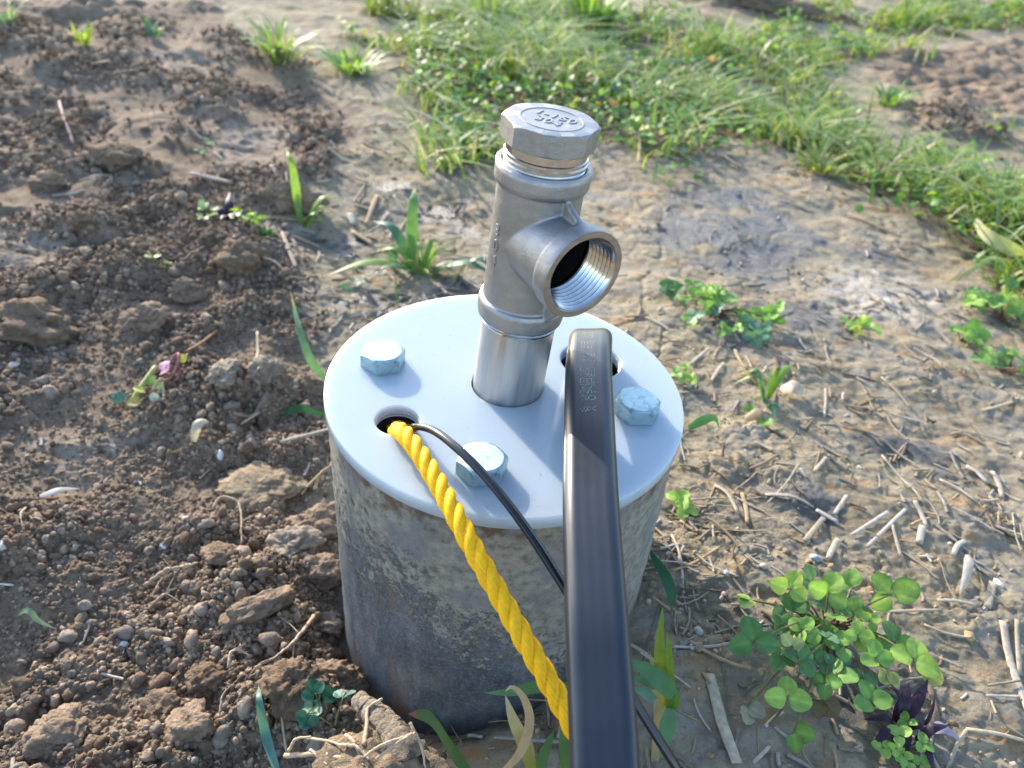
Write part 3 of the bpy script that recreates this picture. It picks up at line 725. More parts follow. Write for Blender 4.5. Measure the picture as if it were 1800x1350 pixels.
def crumbs():
    x, y = annulus(150000, 1.25, 0.088, 1.25); T, G, W, Pl = masks(x, y)
    pt = np.clip(0.5 + 1.3 * fbm(x * 14, y * 14, 31, 2), 0.05, 1.3) * (1 - 0.85 * Pl)
    keep = (RNG.uniform(0, 1, len(x)) < T * pt) & (y > -0.24); x, y = x[keep], y[keep]
    s = np.clip(np.exp(RNG.normal(math.log(0.00100), 0.45, len(x))), 0.0005, 0.0034) * (1 + 0.8 * np.hypot(x, y))
    scatter('soil_crumbs', x, y, s, SOILC, 'loose brown soil crumbs strewn over the dug ground', 'soil', 2)
    x, y = annulus(240000, 0.62, 0.086, 1.1); T, G, W, Pl = masks(x, y)
    keep = (RNG.uniform(0, 1, len(x)) < T * np.clip(0.6 + 0.8 * fbm(x * 20, y * 20, 36, 2), 0.1, 1) * (1 - 0.6 * Pl)) & (y > -0.2); x, y = x[keep], y[keep]
    s = np.clip(np.exp(RNG.normal(math.log(0.00075), 0.35, len(x))), 0.0003, 0.0018) * (1 + 0.9 * np.hypot(x, y))
    scatter('soil_grains', x, y, s, SOILC, 'fine brown soil grains covering the dug ground', 'soil', 1, 700)
    x, y = annulus(20000, 1.1, 0.086, 1.3); T, G, W, Pl = masks(x, y)
    pt = np.clip(0.15 + 1.6 * fbm(x * 18, y * 18, 44, 2), 0.03, 1.0)
    keep = (RNG.uniform(0, 1, len(x)) < (1 - T) * (1 - 0.7 * G) * pt) & (y > -0.24); x, y = x[keep], y[keep]
    s = np.clip(np.exp(RNG.normal(math.log(0.0008), 0.42, len(x))), 0.0004, 0.0022) * (1 + 0.8 * np.hypot(x, y))
    scatter('clay_grit', x, y, s, CLAYC, 'fine tan grit lying on the bare clay', 'grit', 1, 900)
crumbs()
def clod(px, py, wpx, asp, flat, colr, label, rot=0.0, group='larger clods in the dug soil', sink=0.25, rough=0.42, lift=0.0):
    sink = sink + 0.07
    p = Gp(px, py); d = (p - CAM_C).dot(FW); s = wpx * 0.5 * d / FPX
    V, F = ico(5); V = lump(V, int(px * 7 + py), rough, 1.0)
    n = V / np.linalg.norm(V, axis=1)[:, None]
    V = V * (1 + 0.07 * noise3(V, 5, 9) + 0.06 * noise3(V, 8, 21) + 0.06 * noise3(V, 15, 41) + 0.03 * noise3(V, 25, 90) + 0.05 * clods((n[:, 0] + n[:, 2] * 1.7) * 5, (n[:, 1] - n[:, 2]) * 5, 77))[:, None]
    V[:, 0] *= s; V[:, 1] *= s * asp; V[:, 2] *= s * flat
    c, sn = math.cos(R(rot)), math.sin(R(rot)); V[:, :2] = V[:, :2] @ np.array([[c, sn], [-sn, c]])
    cc = np.array(colr)[None] * (1 + 0.25 * noise3(V / s, 31, 2.5)[:, None])
    o = np_mesh('soil_clod', V, [F], M_SOIL, col=cc); o.location = (p.x, p.y, p.z + s * flat * (1 - sink * 2) + lift)
    tag(o, label, 'clod', group); return o
B1, B2, B3, B4 = (0.22, 0.155, 0.105), (0.27, 0.195, 0.135), (0.18, 0.124, 0.082), (0.31, 0.25, 0.19)
clod(475, 690, 58, 0.9, 0.8, B4, 'grey tan rounded clod close left of the white cap')
clod(402, 706, 44, 1.4, 0.5, B4, 'flat upright grey clod left of the rounded one, above the broken brown stalk')
clod(434, 692, 32, 1.0, 0.6, B4, 'small pale clod wedged between two bigger grey clods')
clod(540, 692, 55, 0.6, 0.6, B2, 'tan clod half hidden behind the left rim of the cap')
clod(470, 866, 118, 0.75, 0.32, (0.33, 0.25, 0.16), 'long flat yellowish clod left of the casing, below the grey twig', 10)
clod(520, 980, 78, 0.8, 0.6, B4, 'pale grey lump near the upper left side of the casing')
clod(555, 935, 80, 0.8, 0.55, B2, 'brown crumbly clod just above the pale grey lump')
clod(571, 1020, 62, 0.9, 0.7, B2, 'tan crumbly clod touching the left side of the casing')
clod(580, 1110, 50, 0.9, 0.8, B4, 'small tan lump against the casing above the orange rust spot')
clod(400, 1008, 62, 0.8, 0.5, B1, 'brown clod beside the forked pale root')
clod(450, 1110, 112, 0.42, 0.4, B2, 'long narrow brown clod slanting beside a dark hollow', 38)
clod(372, 1215, 54, 0.9, 0.7, B3, 'dark brown clod left of the long crooked root')
clod(520, 1238, 94, 1.0, 0.7, B3, 'big dark clod at the foot of the crooked root')
clod(590, 1222, 84, 0.7, 0.62, B2, 'reddish brown clod touching the foot of the casing')
clod(290, 1255, 66, 0.9, 0.55, B1, 'medium brown clod in the lower left, left of the teal grass blade')
clod(345, 1300, 72, 0.9, 0.6, B2, 'tan clod at the bottom edge left of the teal grass blade')
clod(120, 1310, 90, 0.8, 0.4, B2, 'wide low clod near the bottom left corner')
clod(427, 488, 62, 0.9, 0.8, B1, 'brown angular clod under the curved pale straw behind the cap')
clod(330, 520, 56, 0.8, 0.6, B2, 'tan clod among dark crumbs, left of the angular one')
clod(260, 585, 70, 0.9, 0.45, B2, 'low light brown lump above the uprooted sprig')
clod(83, 328, 50, 0.9, 0.7, B2, 'round tan clod alone on the smooth smeared mud')
clod(205, 300, 70, 0.9, 0.6, B1, 'dark clod right of the round tan one')
clod(505, 365, 96, 0.5, 0.5, B2, 'overhanging brown lump behind the seedling patch')
clod(60, 590, 130, 0.7, 0.5, B1, 'large clod bristling with pale rootlets at the left edge')
clod(1330, 20, 150, 0.5, 0.35, B1, 'far brown mound among the grass at the top edge', group=None)
clod(150, 420, 40, 0.9, 0.7, B1, 'small brown clod on the edge of the smeared mud')

# ------------------------------------------------------------------ leaf and blade builders
def ramp3(c0, c1, t): return np.asarray(c0)[None] * (1 - t[:, None]) + np.asarray(c1)[None] * t[:, None]
class Acc:
    def __init__(s): s.V = []; s.F3 = []; s.F4 = []; s.C = []; s.n = 0
    def add(s, V, F, C):
        F = np.asarray(F) + s.n
        (s.F3 if F.shape[1] == 3 else s.F4).append(F); s.V.append(V); s.C.append(C); s.n += len(V)
    def build(s, name, mat, parent=None, off=None, smooth=True):
        V = np.concatenate(s.V); V = V - (np.array(off) if off is not None else 0)
        return np_mesh(name, V, [np.concatenate(f) for f in (s.F3, s.F4) if f], mat, parent, col=np.concatenate(s.C), smooth=smooth)
def blade(acc, pts, wid, c0, c1, fold=0.25, n=14, tipc=None, roll=0.0):
    P = spline(pts, n); T = np.gradient(P, axis=0); T /= np.linalg.norm(T, axis=1)[:, None] + 1e-12
    s0 = np.cross(T[0], (0, 0, 1)) ; s0 = s0 if np.linalg.norm(s0) > 1e-3 else np.array([1.0, 0, 0])
    if roll == 'face': s0 = np.cross(T[len(T) // 2], (0.05, 0.85, -0.5)); roll = 0.0
    if roll: q = Quaternion(Vector(T[0]), roll); s0 = np.array(q @ Vector(s0))
    _, S, N = frames(P, s0); u = np.linspace(0, 1, n)
    prof = np.clip(np.minimum(0.55 + 1.5 * u, 1) * (1 - u ** 2.6) ** 0.9, 0.01, 1) * wid * 0.5
    V = np.stack([P - S * prof[:, None] + N * (prof * fold)[:, None], P, P + S * prof[:, None] + N * (prof * fold)[:, None]], 1).reshape(-1, 3)
    i = np.arange(n - 1)[:, None] * 3 + np.array([0, 1])[None]; F = np.stack([i, i + 1, i + 4, i + 3], -1).reshape(-1, 4)
    c = ramp3(c0, c1, u)
    if tipc is not None: c = np.where((u > 0.86)[:, None], np.asarray(tipc)[None], c)
    acc.add(V, F, np.repeat(c, 3, 0))
def rod(acc, pts, r, c0, c1=None, n=12, k=7, flat=1.0, jit=0.0):
    P = spline(pts, n)
    if jit: P = P + RNG.normal(0, jit, P.shape)
    sc = np.ones(n) if not hasattr(r, '__len__') else np.interp(np.linspace(0, 1, n), np.linspace(0, 1, len(r)), r)
    rr = 1.0 if hasattr(r, '__len__') else r
    sec = circ(rr, k) * np.array([1, flat]); d = P[-1] - P[0]
    side = (1, 0, 0) if abs(d[0]) < 0.8 * np.linalg.norm(d) else (0, 1, 0)
    sd = np.cross(d, (0, 0, 1)); side = sd if np.linalg.norm(sd) > 1e-4 else side
    V, F = sweep(P, sec, side, sc); c = ramp3(c0, c1 if c1 is not None else c0, np.linspace(0, 1, n))
    base = acc.n; C = np.vstack([np.repeat(c, k, 0), c[:1], c[-1:]]) * (1 + RNG.uniform(-0.08, 0.08, (n * k + 2, 1)))
    acc.V.append(V); acc.C.append(C); acc.F4.append(F[0] + base); acc.F3.append(F[1] + base); acc.n += len(V)
def leaflet(acc, base, dirv, nrm, L, W, col, edge, cup=0.15, fold=0.15, notch=0.06):
    d = np.array(dirv, float); d /= np.linalg.norm(d); nn = np.array(nrm, float); nn -= d * (nn @ d); nn /= np.linalg.norm(nn); s = np.cross(nn, d)
    nu, nv_ = 9, 7; u = np.linspace(0, 1, nu); v = np.linspace(-1, 1, nv_)
    wprof = np.sin(np.pi * np.clip(u, 0, 1) ** 0.78) ** 0.62; wprof[0] = 0.05; wprof[-1] = 0.30
    V = []; C = []
    wob = RNG.uniform(-0.06, 0.06, 2)
    for i in range(nu):
        for j in range(nv_):
            uu = u[i] - notch * (1 - abs(v[j])) * (i == nu - 1) - 0.10 * abs(v[j]) ** 2 * (i == nu - 1)
            z = fold * abs(v[j]) * wprof[i] * W * 0.5 - cup * L * (uu - 0.2) ** 2 + L * 0.02 * math.sin(9 * uu + 4 * v[j])
            V.append(np.array(base) + d * uu * L + s * (v[j] * wprof[i] * W * 0.5 + wob[0] * L * uu * uu) + nn * z)
            e = max(abs(v[j]), (u[i] - 0.5) * 1.7); e = min(max((e - 0.55) / 0.45, 0), 1)
            c = np.array(col) * (1 - e) + np.array(edge) * e
            if abs(v[j]) < 0.05: c = c * 1.25
            C.append(c)
    i = np.arange(nu - 1)[:, None] * nv_ + np.arange(nv_ - 1)[None]; F = np.stack([i, i + 1, i + nv_ + 1, i + nv_], -1).reshape(-1, 4)
    acc.add(np.array(V), F, np.array(C))
GR_D, GR_M, GR_L, GR_Y, GR_B = (0.100, 0.215, 0.060), (0.18, 0.33, 0.070), (0.29, 0.45, 0.09), (0.46, 0.48, 0.09), (0.12, 0.23, 0.135)
PINK = (0.24, 0.13, 0.11)
def trefoil(parent, origin, root, pos, L, az, tilt, col, edge, nl=3, spread=105, fold=0.25, pet=True, cup=0.15, name='leaf', woff=0.92, petc=PINK, pr=0.00055, lay=0.0):
    """one leaf of two or three leaflets with its petiole as sub-part"""
    ac = Acc(); tz = Vector((0, 0, 1)); tv = Vector((math.cos(R(tilt[1])), math.sin(R(tilt[1])), 0))
    nrm = (tz * math.cos(R(tilt[0])) + tv * math.sin(R(tilt[0]))).normalized()
    a = [az + (k - (nl - 1) / 2) * spread for k in range(nl)]
    for q in a:
        d = Vector((math.cos(R(q)), math.sin(R(q)), 0)); d = (d - nrm * d.dot(nrm)).normalized()
        d = (d + nrm * RNG.uniform(0.0, 0.35) - tz * lay).normalized()
        nn = nrm + Vector(RNG.normal(0, 0.18, 3)); ll = L * RNG.uniform(0.88, 1.08)
        leaflet(ac, np.array(pos) + np.array(d) * L * 0.05, d, nn, ll, ll * woff * RNG.uniform(0.92, 1.05), np.array(col) * RNG.uniform(0.88, 1.15), edge, cup, fold)
    o = ac.build(name, M_LEAF, parent, origin)
    if pet:
        ac = Acc(); mid = (Vector(root) + Vector(pos)) * 0.5 + Vector((0, 0, 0.25 * (Vector(pos) - Vector(root)).length)) * 0.6
        rod(ac, [root, mid, pos], pr, petc, (0.20, 0.22, 0.08), 9, 6)
        ac.build('petiole', M_LEAF, o, origin)
    return o

# ------------------------------------------------------------------ the big clover by the well
def big_clover():
    c = Gp(1452, 1118); t = empty('clover_plant', c)
    def Z(x, y): return 1240 + x / 4.09, 960 + y / 4.09
    Ls = [  # crop x, y, height, leaflet px, azimuth of middle leaflet in the image (deg, 0 right 90 up), tilt, colours, leaflets
        (330, 385, .022, 34, 200, (25, 120), GR_M, GR_Y, 2), (345, 690, .030, 44, 95, (15, 250), GR_D, GR_D, 3), (600, 300, .034, 38, 75, (35, 270), GR_L, GR_Y, 3),
        (880, 340, .032, 40, 60, (30, 270), GR_L, GR_M, 3), (1050, 300, .026, 34, 100, (30, 200), GR_M, GR_M, 2), (1335, 345, .018, 46, 120, (40, 250), GR_L, GR_D, 3),
        (1080, 470, .024, 34, 85, (15, 280), GR_D, GR_D, 3), (620, 720, .028, 26, 90, (45, 270), (0.36, 0.40, 0.16), (0.42, 0.44, 0.2), 2), (700, 600, .030, 30, 130, (40, 200), GR_M, GR_L, 3),
        (680, 830, .026, 32, 45, (10, 270), GR_D, GR_B, 3), (590, 1090, .016, 40, 90, (20, 270), GR_L, GR_L, 3), (940, 930, .022, 36, 80, (25, 180), GR_M, GR_D, 3),
        (1190, 1115, .018, 38, 100, (15, 270), GR_M, GR_M, 3), (1230, 805, .032, 34, 110, (20, 270), GR_M, GR_L, 3), (1500, 815, .036, 44, 70, (12, 250), GR_L, (0.30, 0.42, 0.05), 3),
        (1370, 700, .026, 42, 95, (20, 260), GR_D, GR_D, 3), (1095, 640, .034, 30, 92, (30, 270), GR_L, GR_L, 3), (500, 540, .020, 34, 20, (15, 270), GR_B, GR_D, 2),
        (630, 470, .022, 36, 80, (15, 270), GR_D, GR_D, 2), (540, 800, .022, 30, 230, (15, 270), GR_D, GR_M, 3), (880, 660, .028, 22, 40, (25, 90), GR_B, GR_B, 3),
        (830, 1100, .010, 38, 290, (25, 270), (0.14, 0.12, 0.05), (0.17, 0.07, 0.035), 2), (300, 1150, .004, 34, 290, (15, 270), (0.30, 0.29, 0.2), (0.34, 0.31, 0.24), 2),
        (1560, 870, .018, 44, 305, (30, 250), (0.30, 0.34, 0.10), (0.36, 0.34, 0.12), 1), (640, 1330, .008, 40, 300, (35, 180), GR_M, GR_D, 2), (1010, 880, .020, 28, 200, (20, 270), GR_B, GR_D, 3),
        (930, 520, .030, 20, 80, (25, 90), GR_M, GR_L, 3), (1180, 540, .030, 20, 45, (30, 270), GR_M, GR_Y, 3), (860, 980, .020, 30, 250, (30, 200), GR_M, GR_D, 3),
        (760, 260, .022, 34, 150, (30, 300), GR_B, GR_M, 2), (1150, 900, .014, 30, 260, (30, 270), GR_B, GR_D, 2), (1310, 900, .020, 30, 270, (30, 300), (0.3, 0.33, 0.12), GR_Y, 2)]
    for i in range(16):
        a_ = RNG.uniform(0, 6.28); q_ = RNG.uniform(60, 330)
        Ls.append((900 + q_ * 1.25 * math.cos(a_), 660 + q_ * math.sin(a_), RNG.uniform(.012, .026), RNG.uniform(22, 34), RNG.uniform(0, 360), (RNG.uniform(10, 35), 270), [GR_D, GR_M, GR_M, GR_L, GR_B][i % 5], [GR_M, GR_L, GR_D][i % 3], 3))
    for (x, y, h, s, az, tl, c0, c1, nl) in Ls:
        px, py = Z(x, y); g = ground_px(px, py); d = (g - CAM_C).dot(FW)
        p = onz(px, py, g.z + h * 0.62 + 0.004); L = 1.0 * s * (p - CAM_C).dot(FW) / FPX
        gz = Hs(p.x, p.y); p.z = max(p.z, gz + 0.004)
        root = c + Vector((RNG.uniform(-.006, .006), RNG.uniform(-.006, .006), 0.003))
        trefoil(t, c, root, p, L, az + RNG.uniform(-8, 8), tl, c0, c1, nl, 100 if nl == 3 else 75, 0.22)
    tag(t, 'largest clover plant, lush with round green leaflets, at lower right on bare clay', 'clover')
big_clover()

def clover_clump(px, py, rpx, n, lpx, label, hmax=0.02, cols=(GR_D, GR_M, GR_B, GR_M, GR_L), asp=0.6):
    c = Gp(px, py); t = empty('clover_plant', c); d = (c - CAM_C).dot(FW); k = d / FPX
    for i in range(n):
        a = RNG.uniform(0, 2 * math.pi); q = rpx * math.sqrt(RNG.uniform(0, 1)) * k
        x, y = c.x + q * math.cos(a), c.y + q * math.sin(a) * asp / 0.6
        p = Vector((x, y, Hs(x, y) + RNG.uniform(0.25, 1) * hmax * (1 - 0.5 * q / (rpx * k)) + 0.003))
        cc = cols[RNG.integers(0, len(cols))]; root = c + Vector((RNG.uniform(-.3, .3) * q, RNG.uniform(-.3, .3) * q, 0.001)); root.z = Hs(root.x, root.y)
        trefoil(t, c, root, p, 1.0 * lpx * k * RNG.uniform(0.75, 1.2), RNG.uniform(0, 360), (RNG.uniform(5, 40), RNG.uniform(180, 330)), cc, np.array(cc) * 1.25, 3, 110, 0.25)
    tag(t, label, 'clover', 'small clover plants on the clay')
clover_clump(1262, 555, 74, 30, 17, 'mid green clover clump right behind the white cap, beside wet grey mud', 0.018, (GR_M, GR_M, GR_B, GR_L))
clover_clump(1168, 520, 22, 4, 20, 'small clover sprig left of the mid green clump behind the cap', 0.01)
clover_clump(1352, 566, 24, 4, 22, 'small clover sprig right of the mid green clump behind the cap', 0.012)
clover_clump(1345, 605, 30, 4, 24, 'bluish green flat sprig below the mid green clump behind the cap', 0.008, (GR_B,))
clover_clump(1505, 583, 32, 9, 14, 'tiny pale yellow green sprig alone on the whitish mud', 0.012, (GR_L, GR_Y, GR_L))
clover_clump(1690, 600, 28, 6, 22, 'small clover sprig standing clear of the right hand turf edge', 0.012, (GR_M, GR_L))
clover_clump(1760, 560, 60, 20, 18, 'dark clover clump at the right edge below the turf', 0.02)
clover_clump(1765, 655, 50, 12, 18, 'lowest clover clump at the right edge', 0.014)
clover_clump(1196, 893, 14, 3, 22, 'pale three leaf seedling just right of the casing', 0.005, (GR_L, (0.2, 0.33, 0.12)))
clover_clump(1198, 668, 18, 5, 14, 'small bright sprig peeking past the right rim of the cap', 0.010, (GR_L, GR_M))
clover_clump(1580, 1318, 48, 8, 20, 'small clover sprig growing through the purple leaves', 0.012, (GR_M, GR_L))
clover_clump(1330, 800 - 62, 20, 2, 14, 'two tiny green leaves under the dead leaf on the clay', 0.006, (GR_M,))
def seedling(px, py, n, s, label, cols):
    c = Gp(px, py); t = empty('seedling', c); k = (c - CAM_C).dot(FW) / FPX
    for i in range(n):
        a = RNG.uniform(0, 360); q = RNG.uniform(0.2, 1) * s * 1.3 * k
        x, y = c.x + q * math.cos(R(a)), c.y + q * math.sin(R(a)); p = Vector((x, y, Hs(x, y) + RNG.uniform(0.004, 0.014)))
        cc = cols[i % len(cols)]
        trefoil(t, c, c, p, s * k * RNG.uniform(0.7, 1.1), a, (RNG.uniform(10, 45), RNG.uniform(0, 360)), cc, np.array(cc) * 1.2, 2, 140, 0.2, petc=(0.2, 0.24, 0.1), pr=0.0004)
    tag(t, label, 'seedling', 'weed seedlings in the dug soil')
seedling(440, 412, 9, 18, 'light green seedling right of the dark purple weed', (GR_L, GR_M))
seedling(372, 412, 7, 15, 'pale seedling left of the dark purple weed', ((0.25, 0.36, 0.16), GR_M))
seedling(565, 1278, 4, 30, 'dark teal seedling sheltered by roots at the foot of the casing', ((0.03, 0.12, 0.07), (0.04, 0.14, 0.09)))
seedling(590, 1305, 2, 34, 'bent teal leaf under the roots at the bottom edge', ((0.05, 0.16, 0.13),))
seedling(280, 494, 2, 14, 'single green leaf on dark crumbs at the left', (GR_M,))
seedling(623, 515, 3, 18, 'pair of round bluish leaves behind the left rim of the cap', ((0.08, 0.17, 0.13),))
seedling(360, 278, 3, 12, 'tiny pale seedling on the smeared mud at the far left', ((0.3, 0.4, 0.2),))

def purple_weed(px, py, specs, label, k0=1.0):
    c = Gp(px, py); t = empty('purple_weed', c); k = (c - CAM_C).dot(FW) / FPX
    for (dx, dy, tx, ty, wd, h0, h1, pal) in specs:
        a = Gp(px + dx, py + dy, 0.003 + h0); b = Gp(px + tx, py + ty, 0.003 + h1); ac = Acc()
        P = [a, (a * 0.6 + b * 0.4) + Vector((0, 0, 0.006)), b]
        c0 = (0.035, 0.017, 0.038) if not pal else (0.32, 0.28, 0.40)
        blade(ac, P, wd * k * 1.15, c0, np.array(c0) * 1.35, 0.35, 12); ac.build('leaf', M_LEAF, t, c)
    tag(t, label, 'weed', 'purple leaved weeds')
purple_weed(1572, 1280, [(0, 0, -60, -6, 18, 0, .004, 0), (0, -6, 4, -50, 22, 0, .012, 0), (14, -4, 40, -60, 20, 0, .012, 0), (16, 2, 52, 26, 18, 0, .003, 0), (40, 10, 106, 34, 22, .003, .004, 1),
                         (30, 30, 74, 22, 16, .003, .010, 0), (-8, 10, -42, 34, 22, 0, .003, 0), (0, 8, 20, 52, 26, 0, .002, 0), (46, 12, 50, -34, 6, 0, .014, 0), (6, -2, -20, -50, 10, 0, .010, 0), (36, 40, 60, 90, 16, 0, .004, 0)],
            'dark purple weed with narrow pointed leaves at lower right under the large clover')
purple_weed(404, 402, [(0, 0, -26, -8, 16, 0, .006, 0), (0, 0, 6, -30, 14, 0, .012, 0), (0, 0, 28, -6, 16, 0, .006, 0), (0, 2, 18, 16, 14, 0, .004, 0), (0, 0, -12, 14, 12, 0, .004, 0)],
            'dark purple weed behind the cap at left, between two light green seedlings')
purple_weed(730, 68, [(0, 0, -22, -4, 10, 0, .006, 0), (0, 0, 20, 2, 10, 0, .006, 0), (0, 0, 6, -8, 9, 0, .010, 0)], 'small purple weed at the far edge of the grass')

# ------------------------------------------------------------------ single blades and tufts
def P3(*q): return [Gp(a, b, h) for a, b, h in q]
def atz(px, py, h):
    """point seen at px,py standing h above the ground there"""
    g = ground_px(px, py); p = onz(px, py, g.z + h); return Vector((p.x, p.y, Hs(p.x, p.y) + h))
def upright(px0, py0, px1, py1, h):
    """tip of a blade rooted at px0,py0 that leans to px1,py1"""
    g = Gp(px0, py0); d = (g - CAM_C).dot(FW); tip = atdist(px1, py1, d - h * 0.25); return tip
def one_blade(name, pts, wid, c0, c1, label, cat, tip=None, fold=0.25, roll=0.0, mat=None, group=None):
    ac = Acc(); blade(ac, pts, wid, c0, c1, fold, 20, tip, 'face'); o = ac.build(name, mat or M_GRASS, None, pts[0]); o.location = pts[0]
    return tag(o, label, cat, group)
TEAL = (0.085, 0.20, 0.145); YEL = (0.42, 0.34, 0.05); TAN = (0.45, 0.33, 0.17)
GB = 'separate grass blades near the well'
d0 = (Gp(575, 690) - CAM_C).dot(FW)
one_blade('grass_shoot', [atdist(575, 668, d0 - .01), atdist(548, 635, d0 - .03), atdist(530, 590, d0 - .03), atdist(511, 514, d0 - .01)], 0.0068, TEAL, (0.16, 0.28, 0.14), 'broad bluish grass blade rising left of the cap rim', 'grass blade', (0.5, 0.4, 0.12), group=GB)
one_blade('grass_shoot', [Gp(492, 1380, .01), Gp(474, 1325, .012), Gp(467, 1290, .014), Gp(464, 1256, .012)], 0.0050, (0.10, 0.24, 0.20), TEAL, 'narrow teal grass blade on crumbs at the bottom left of the casing', 'grass blade', group=GB)
one_blade('grass_shoot', [atz(850, 1385, .03), atz(800, 1328, .028), atz(755, 1290, .026), atz(717, 1266, .024)], 0.0125, (0.06, 0.17, 0.07), (0.09, 0.19, 0.08), 'broad dark green blade with reddish tip lying before the casing', 'grass blade', (0.30, 0.14, 0.10), 0.15, group=GB)
one_blade('grass_shoot', [Gp(36, 1098, .005), Gp(62, 1102, .010), Gp(78, 1116, .008), Gp(106, 1126, .004)], 0.0035, (0.10, 0.22, 0.11), (0.38, 0.42, 0.26), 'small pale green blade lying alone on crumbs at far left', 'grass blade', group=GB)
one_blade('grass_shoot', [Gp(1204, 775, .012), Gp(1222, 771, .016), Gp(1245, 766, .014), Gp(1260, 768, .006)], 0.0065, (0.05, 0.15, 0.06), (0.06, 0.16, 0.07), 'short dark green blade poking out right of the cap', 'grass blade', group=GB)
one_blade('grass_shoot', [Gp(500, 752, .004), Gp(525, 744, .010), Gp(560, 748, .008), Gp(590, 753, .004)], 0.006, (0.04, 0.13, 0.05), (0.04, 0.12, 0.05), 'dark green blade lying half buried left of the cap', 'grass blade', group=GB)
one_blade('grass_shoot', [Gp(1182, 1070, .004), Gp(1165, 1045, .012), Gp(1140, 1015, .016), Gp(1130, 1000, .018)], 0.006, (0.03, 0.12, 0.07), (0.04, 0.13, 0.07), 'dark green blade slanting against the right side of the casing', 'grass blade', group=GB)
dg_ = (Gp(905, 1330) - CAM_C).dot(FW)
def front_tuft():
    c = atdist(925, 1390, 0.305); c.z = Hs(c.x, c.y); t = empty('withered_grass', c)
    def q(px, py, d): return atdist(px, py, d)
    for pts, wd, c0, c1 in (([q(934, 1350, .295), q(922, 1305, .29), q(903, 1265, .287), q(888, 1222, .286)], 0.0062, (0.20, 0.22, 0.04), (0.55, 0.45, 0.30)),
                            ([q(880, 1360, .292), q(915, 1320, .287), q(931, 1262, .283), q(918, 1222, .281), q(900, 1207, .281), q(888, 1216, .283)], 0.0040, (0.42, 0.31, 0.20), (0.48, 0.37, 0.25)),
                            ([q(1005, 1205, .281), q(950, 1205, .284), q(900, 1215, .288), q(853, 1218, .290)], 0.0052, (0.07, 0.17, 0.07), (0.09, 0.21, 0.10)),
                            ([q(945, 1355, .300), q(962, 1310, .296), q(973, 1285, .294)], 0.0045, (0.08, 0.18, 0.06), (0.06, 0.16, 0.07)),
                            ([q(998, 1360, .300), q(996, 1300, .296), q(990, 1255, .292)], 0.0070, (0.09, 0.17, 0.05), (0.06, 0.15, 0.06))):
        ac = Acc(); blade(ac, pts, wd, c0, c1, 0.3, 20, None, 'face'); ac.build('blade', M_GRASS, t, c)
    tag(t, 'withering grass with one curled tan blade in front of the casing', 'grass')
front_tuft()
def tuft(px, py, blades, label, parts=True, name='grass_tuft', group='grass tufts round the well'):
    c = Gp(px, py); t = empty(name, c)
    for (bx, by, tx, ty, h, wpx, c0, c1, tip) in blades:
        a = Gp(bx, by); d = (a - CAM_C).dot(FW); k = d / FPX
        g = Gp(tx, ty, h) if h < 0 else None
        b = atz(tx, ty, h); mid = a * 0.45 + b * 0.55 + Vector((0, 0, 0.012 + h * 0.25))
        ac = Acc(); blade(ac, [a, a * 0.75 + b * 0.25 + Vector((0, 0, 0.008 + h * 0.3)), mid, b], 1.45 * wpx * k, c0, c1, 0.3, 18, tip); ac.build('blade', M_GRASS, t, c)
    tag(t, label, 'grass tuft', group)
G1, G2, G3 = (0.13, 0.25, 0.055), (0.21, 0.33, 0.07), (0.28, 0.40, 0.09)
tuft(735, 474, [(735, 476, 577, 484, .006, 18, G1, (0.22, 0.33, 0.08), TAN), (725, 470, 655, 380, .030, 17, (0.07, 0.18, 0.10), TEAL, None), (722, 478, 730, 312, .060, 14, G1, (0.13, 0.27, 0.11), TAN),
                (712, 440, 728, 330, .055, 11, G2, G2, None), (722, 470, 716, 408, .030, 10, YEL, YEL, None), (740, 478, 775, 425, .025, 12, G1, G1, None), (760, 480, 870, 482, .012, 20, G1, TEAL, None),
                (800, 488, 868, 470, .014, 14, G1, TEAL, None), (745, 480, 795, 445, .02, 10, G1, G1, None), (735, 480, 660, 440, .014, 11, G2, G2, None), (745, 486, 640, 490, .004, 7, TEAL, TEAL, None), (756, 470, 760, 440, .02, 9, G2, (0.4, 0.45, 0.25), None), (700, 540, 694, 505, .02, 12, G1, G1, None), (690, 470, 690, 440, .012, 12, TEAL, TEAL, None)],
     'spreading grass tuft with one tall blade just behind the cap, left of the pipe')
tuft(530, 398, [(528, 392, 504, 268, .055, 11, G2, (0.3, 0.42, 0.08), None), (535, 398, 602, 345, .022, 11, G2, G3, None), (538, 400, 592, 370, .014, 12, G3, (0.35, 0.42, 0.15), None), (532, 398, 575, 392, .010, 9, G1, G2, None), (530, 395, 512, 330, .02, 6, G2, G2, None)],
     'thin bright grass tuft left of the spreading one')
tuft(1337, 700, [(1345, 705, 1300, 655, .014, 12, TEAL, G1, None), (1342, 702, 1290, 672, .008, 10, G1, G2, None), (1348, 700, 1398, 650, .014, 10, G1, G2, None), (1350, 700, 1362, 665, .02, 8, G1, G2, None), (1350, 715, 1357, 745, -.0, 9, TEAL, TEAL, None), (1345, 700, 1345, 668, .016, 8, G1, G1, None)],
     'sparse small grass tuft on clay right of the cap, left of the dead leaf')
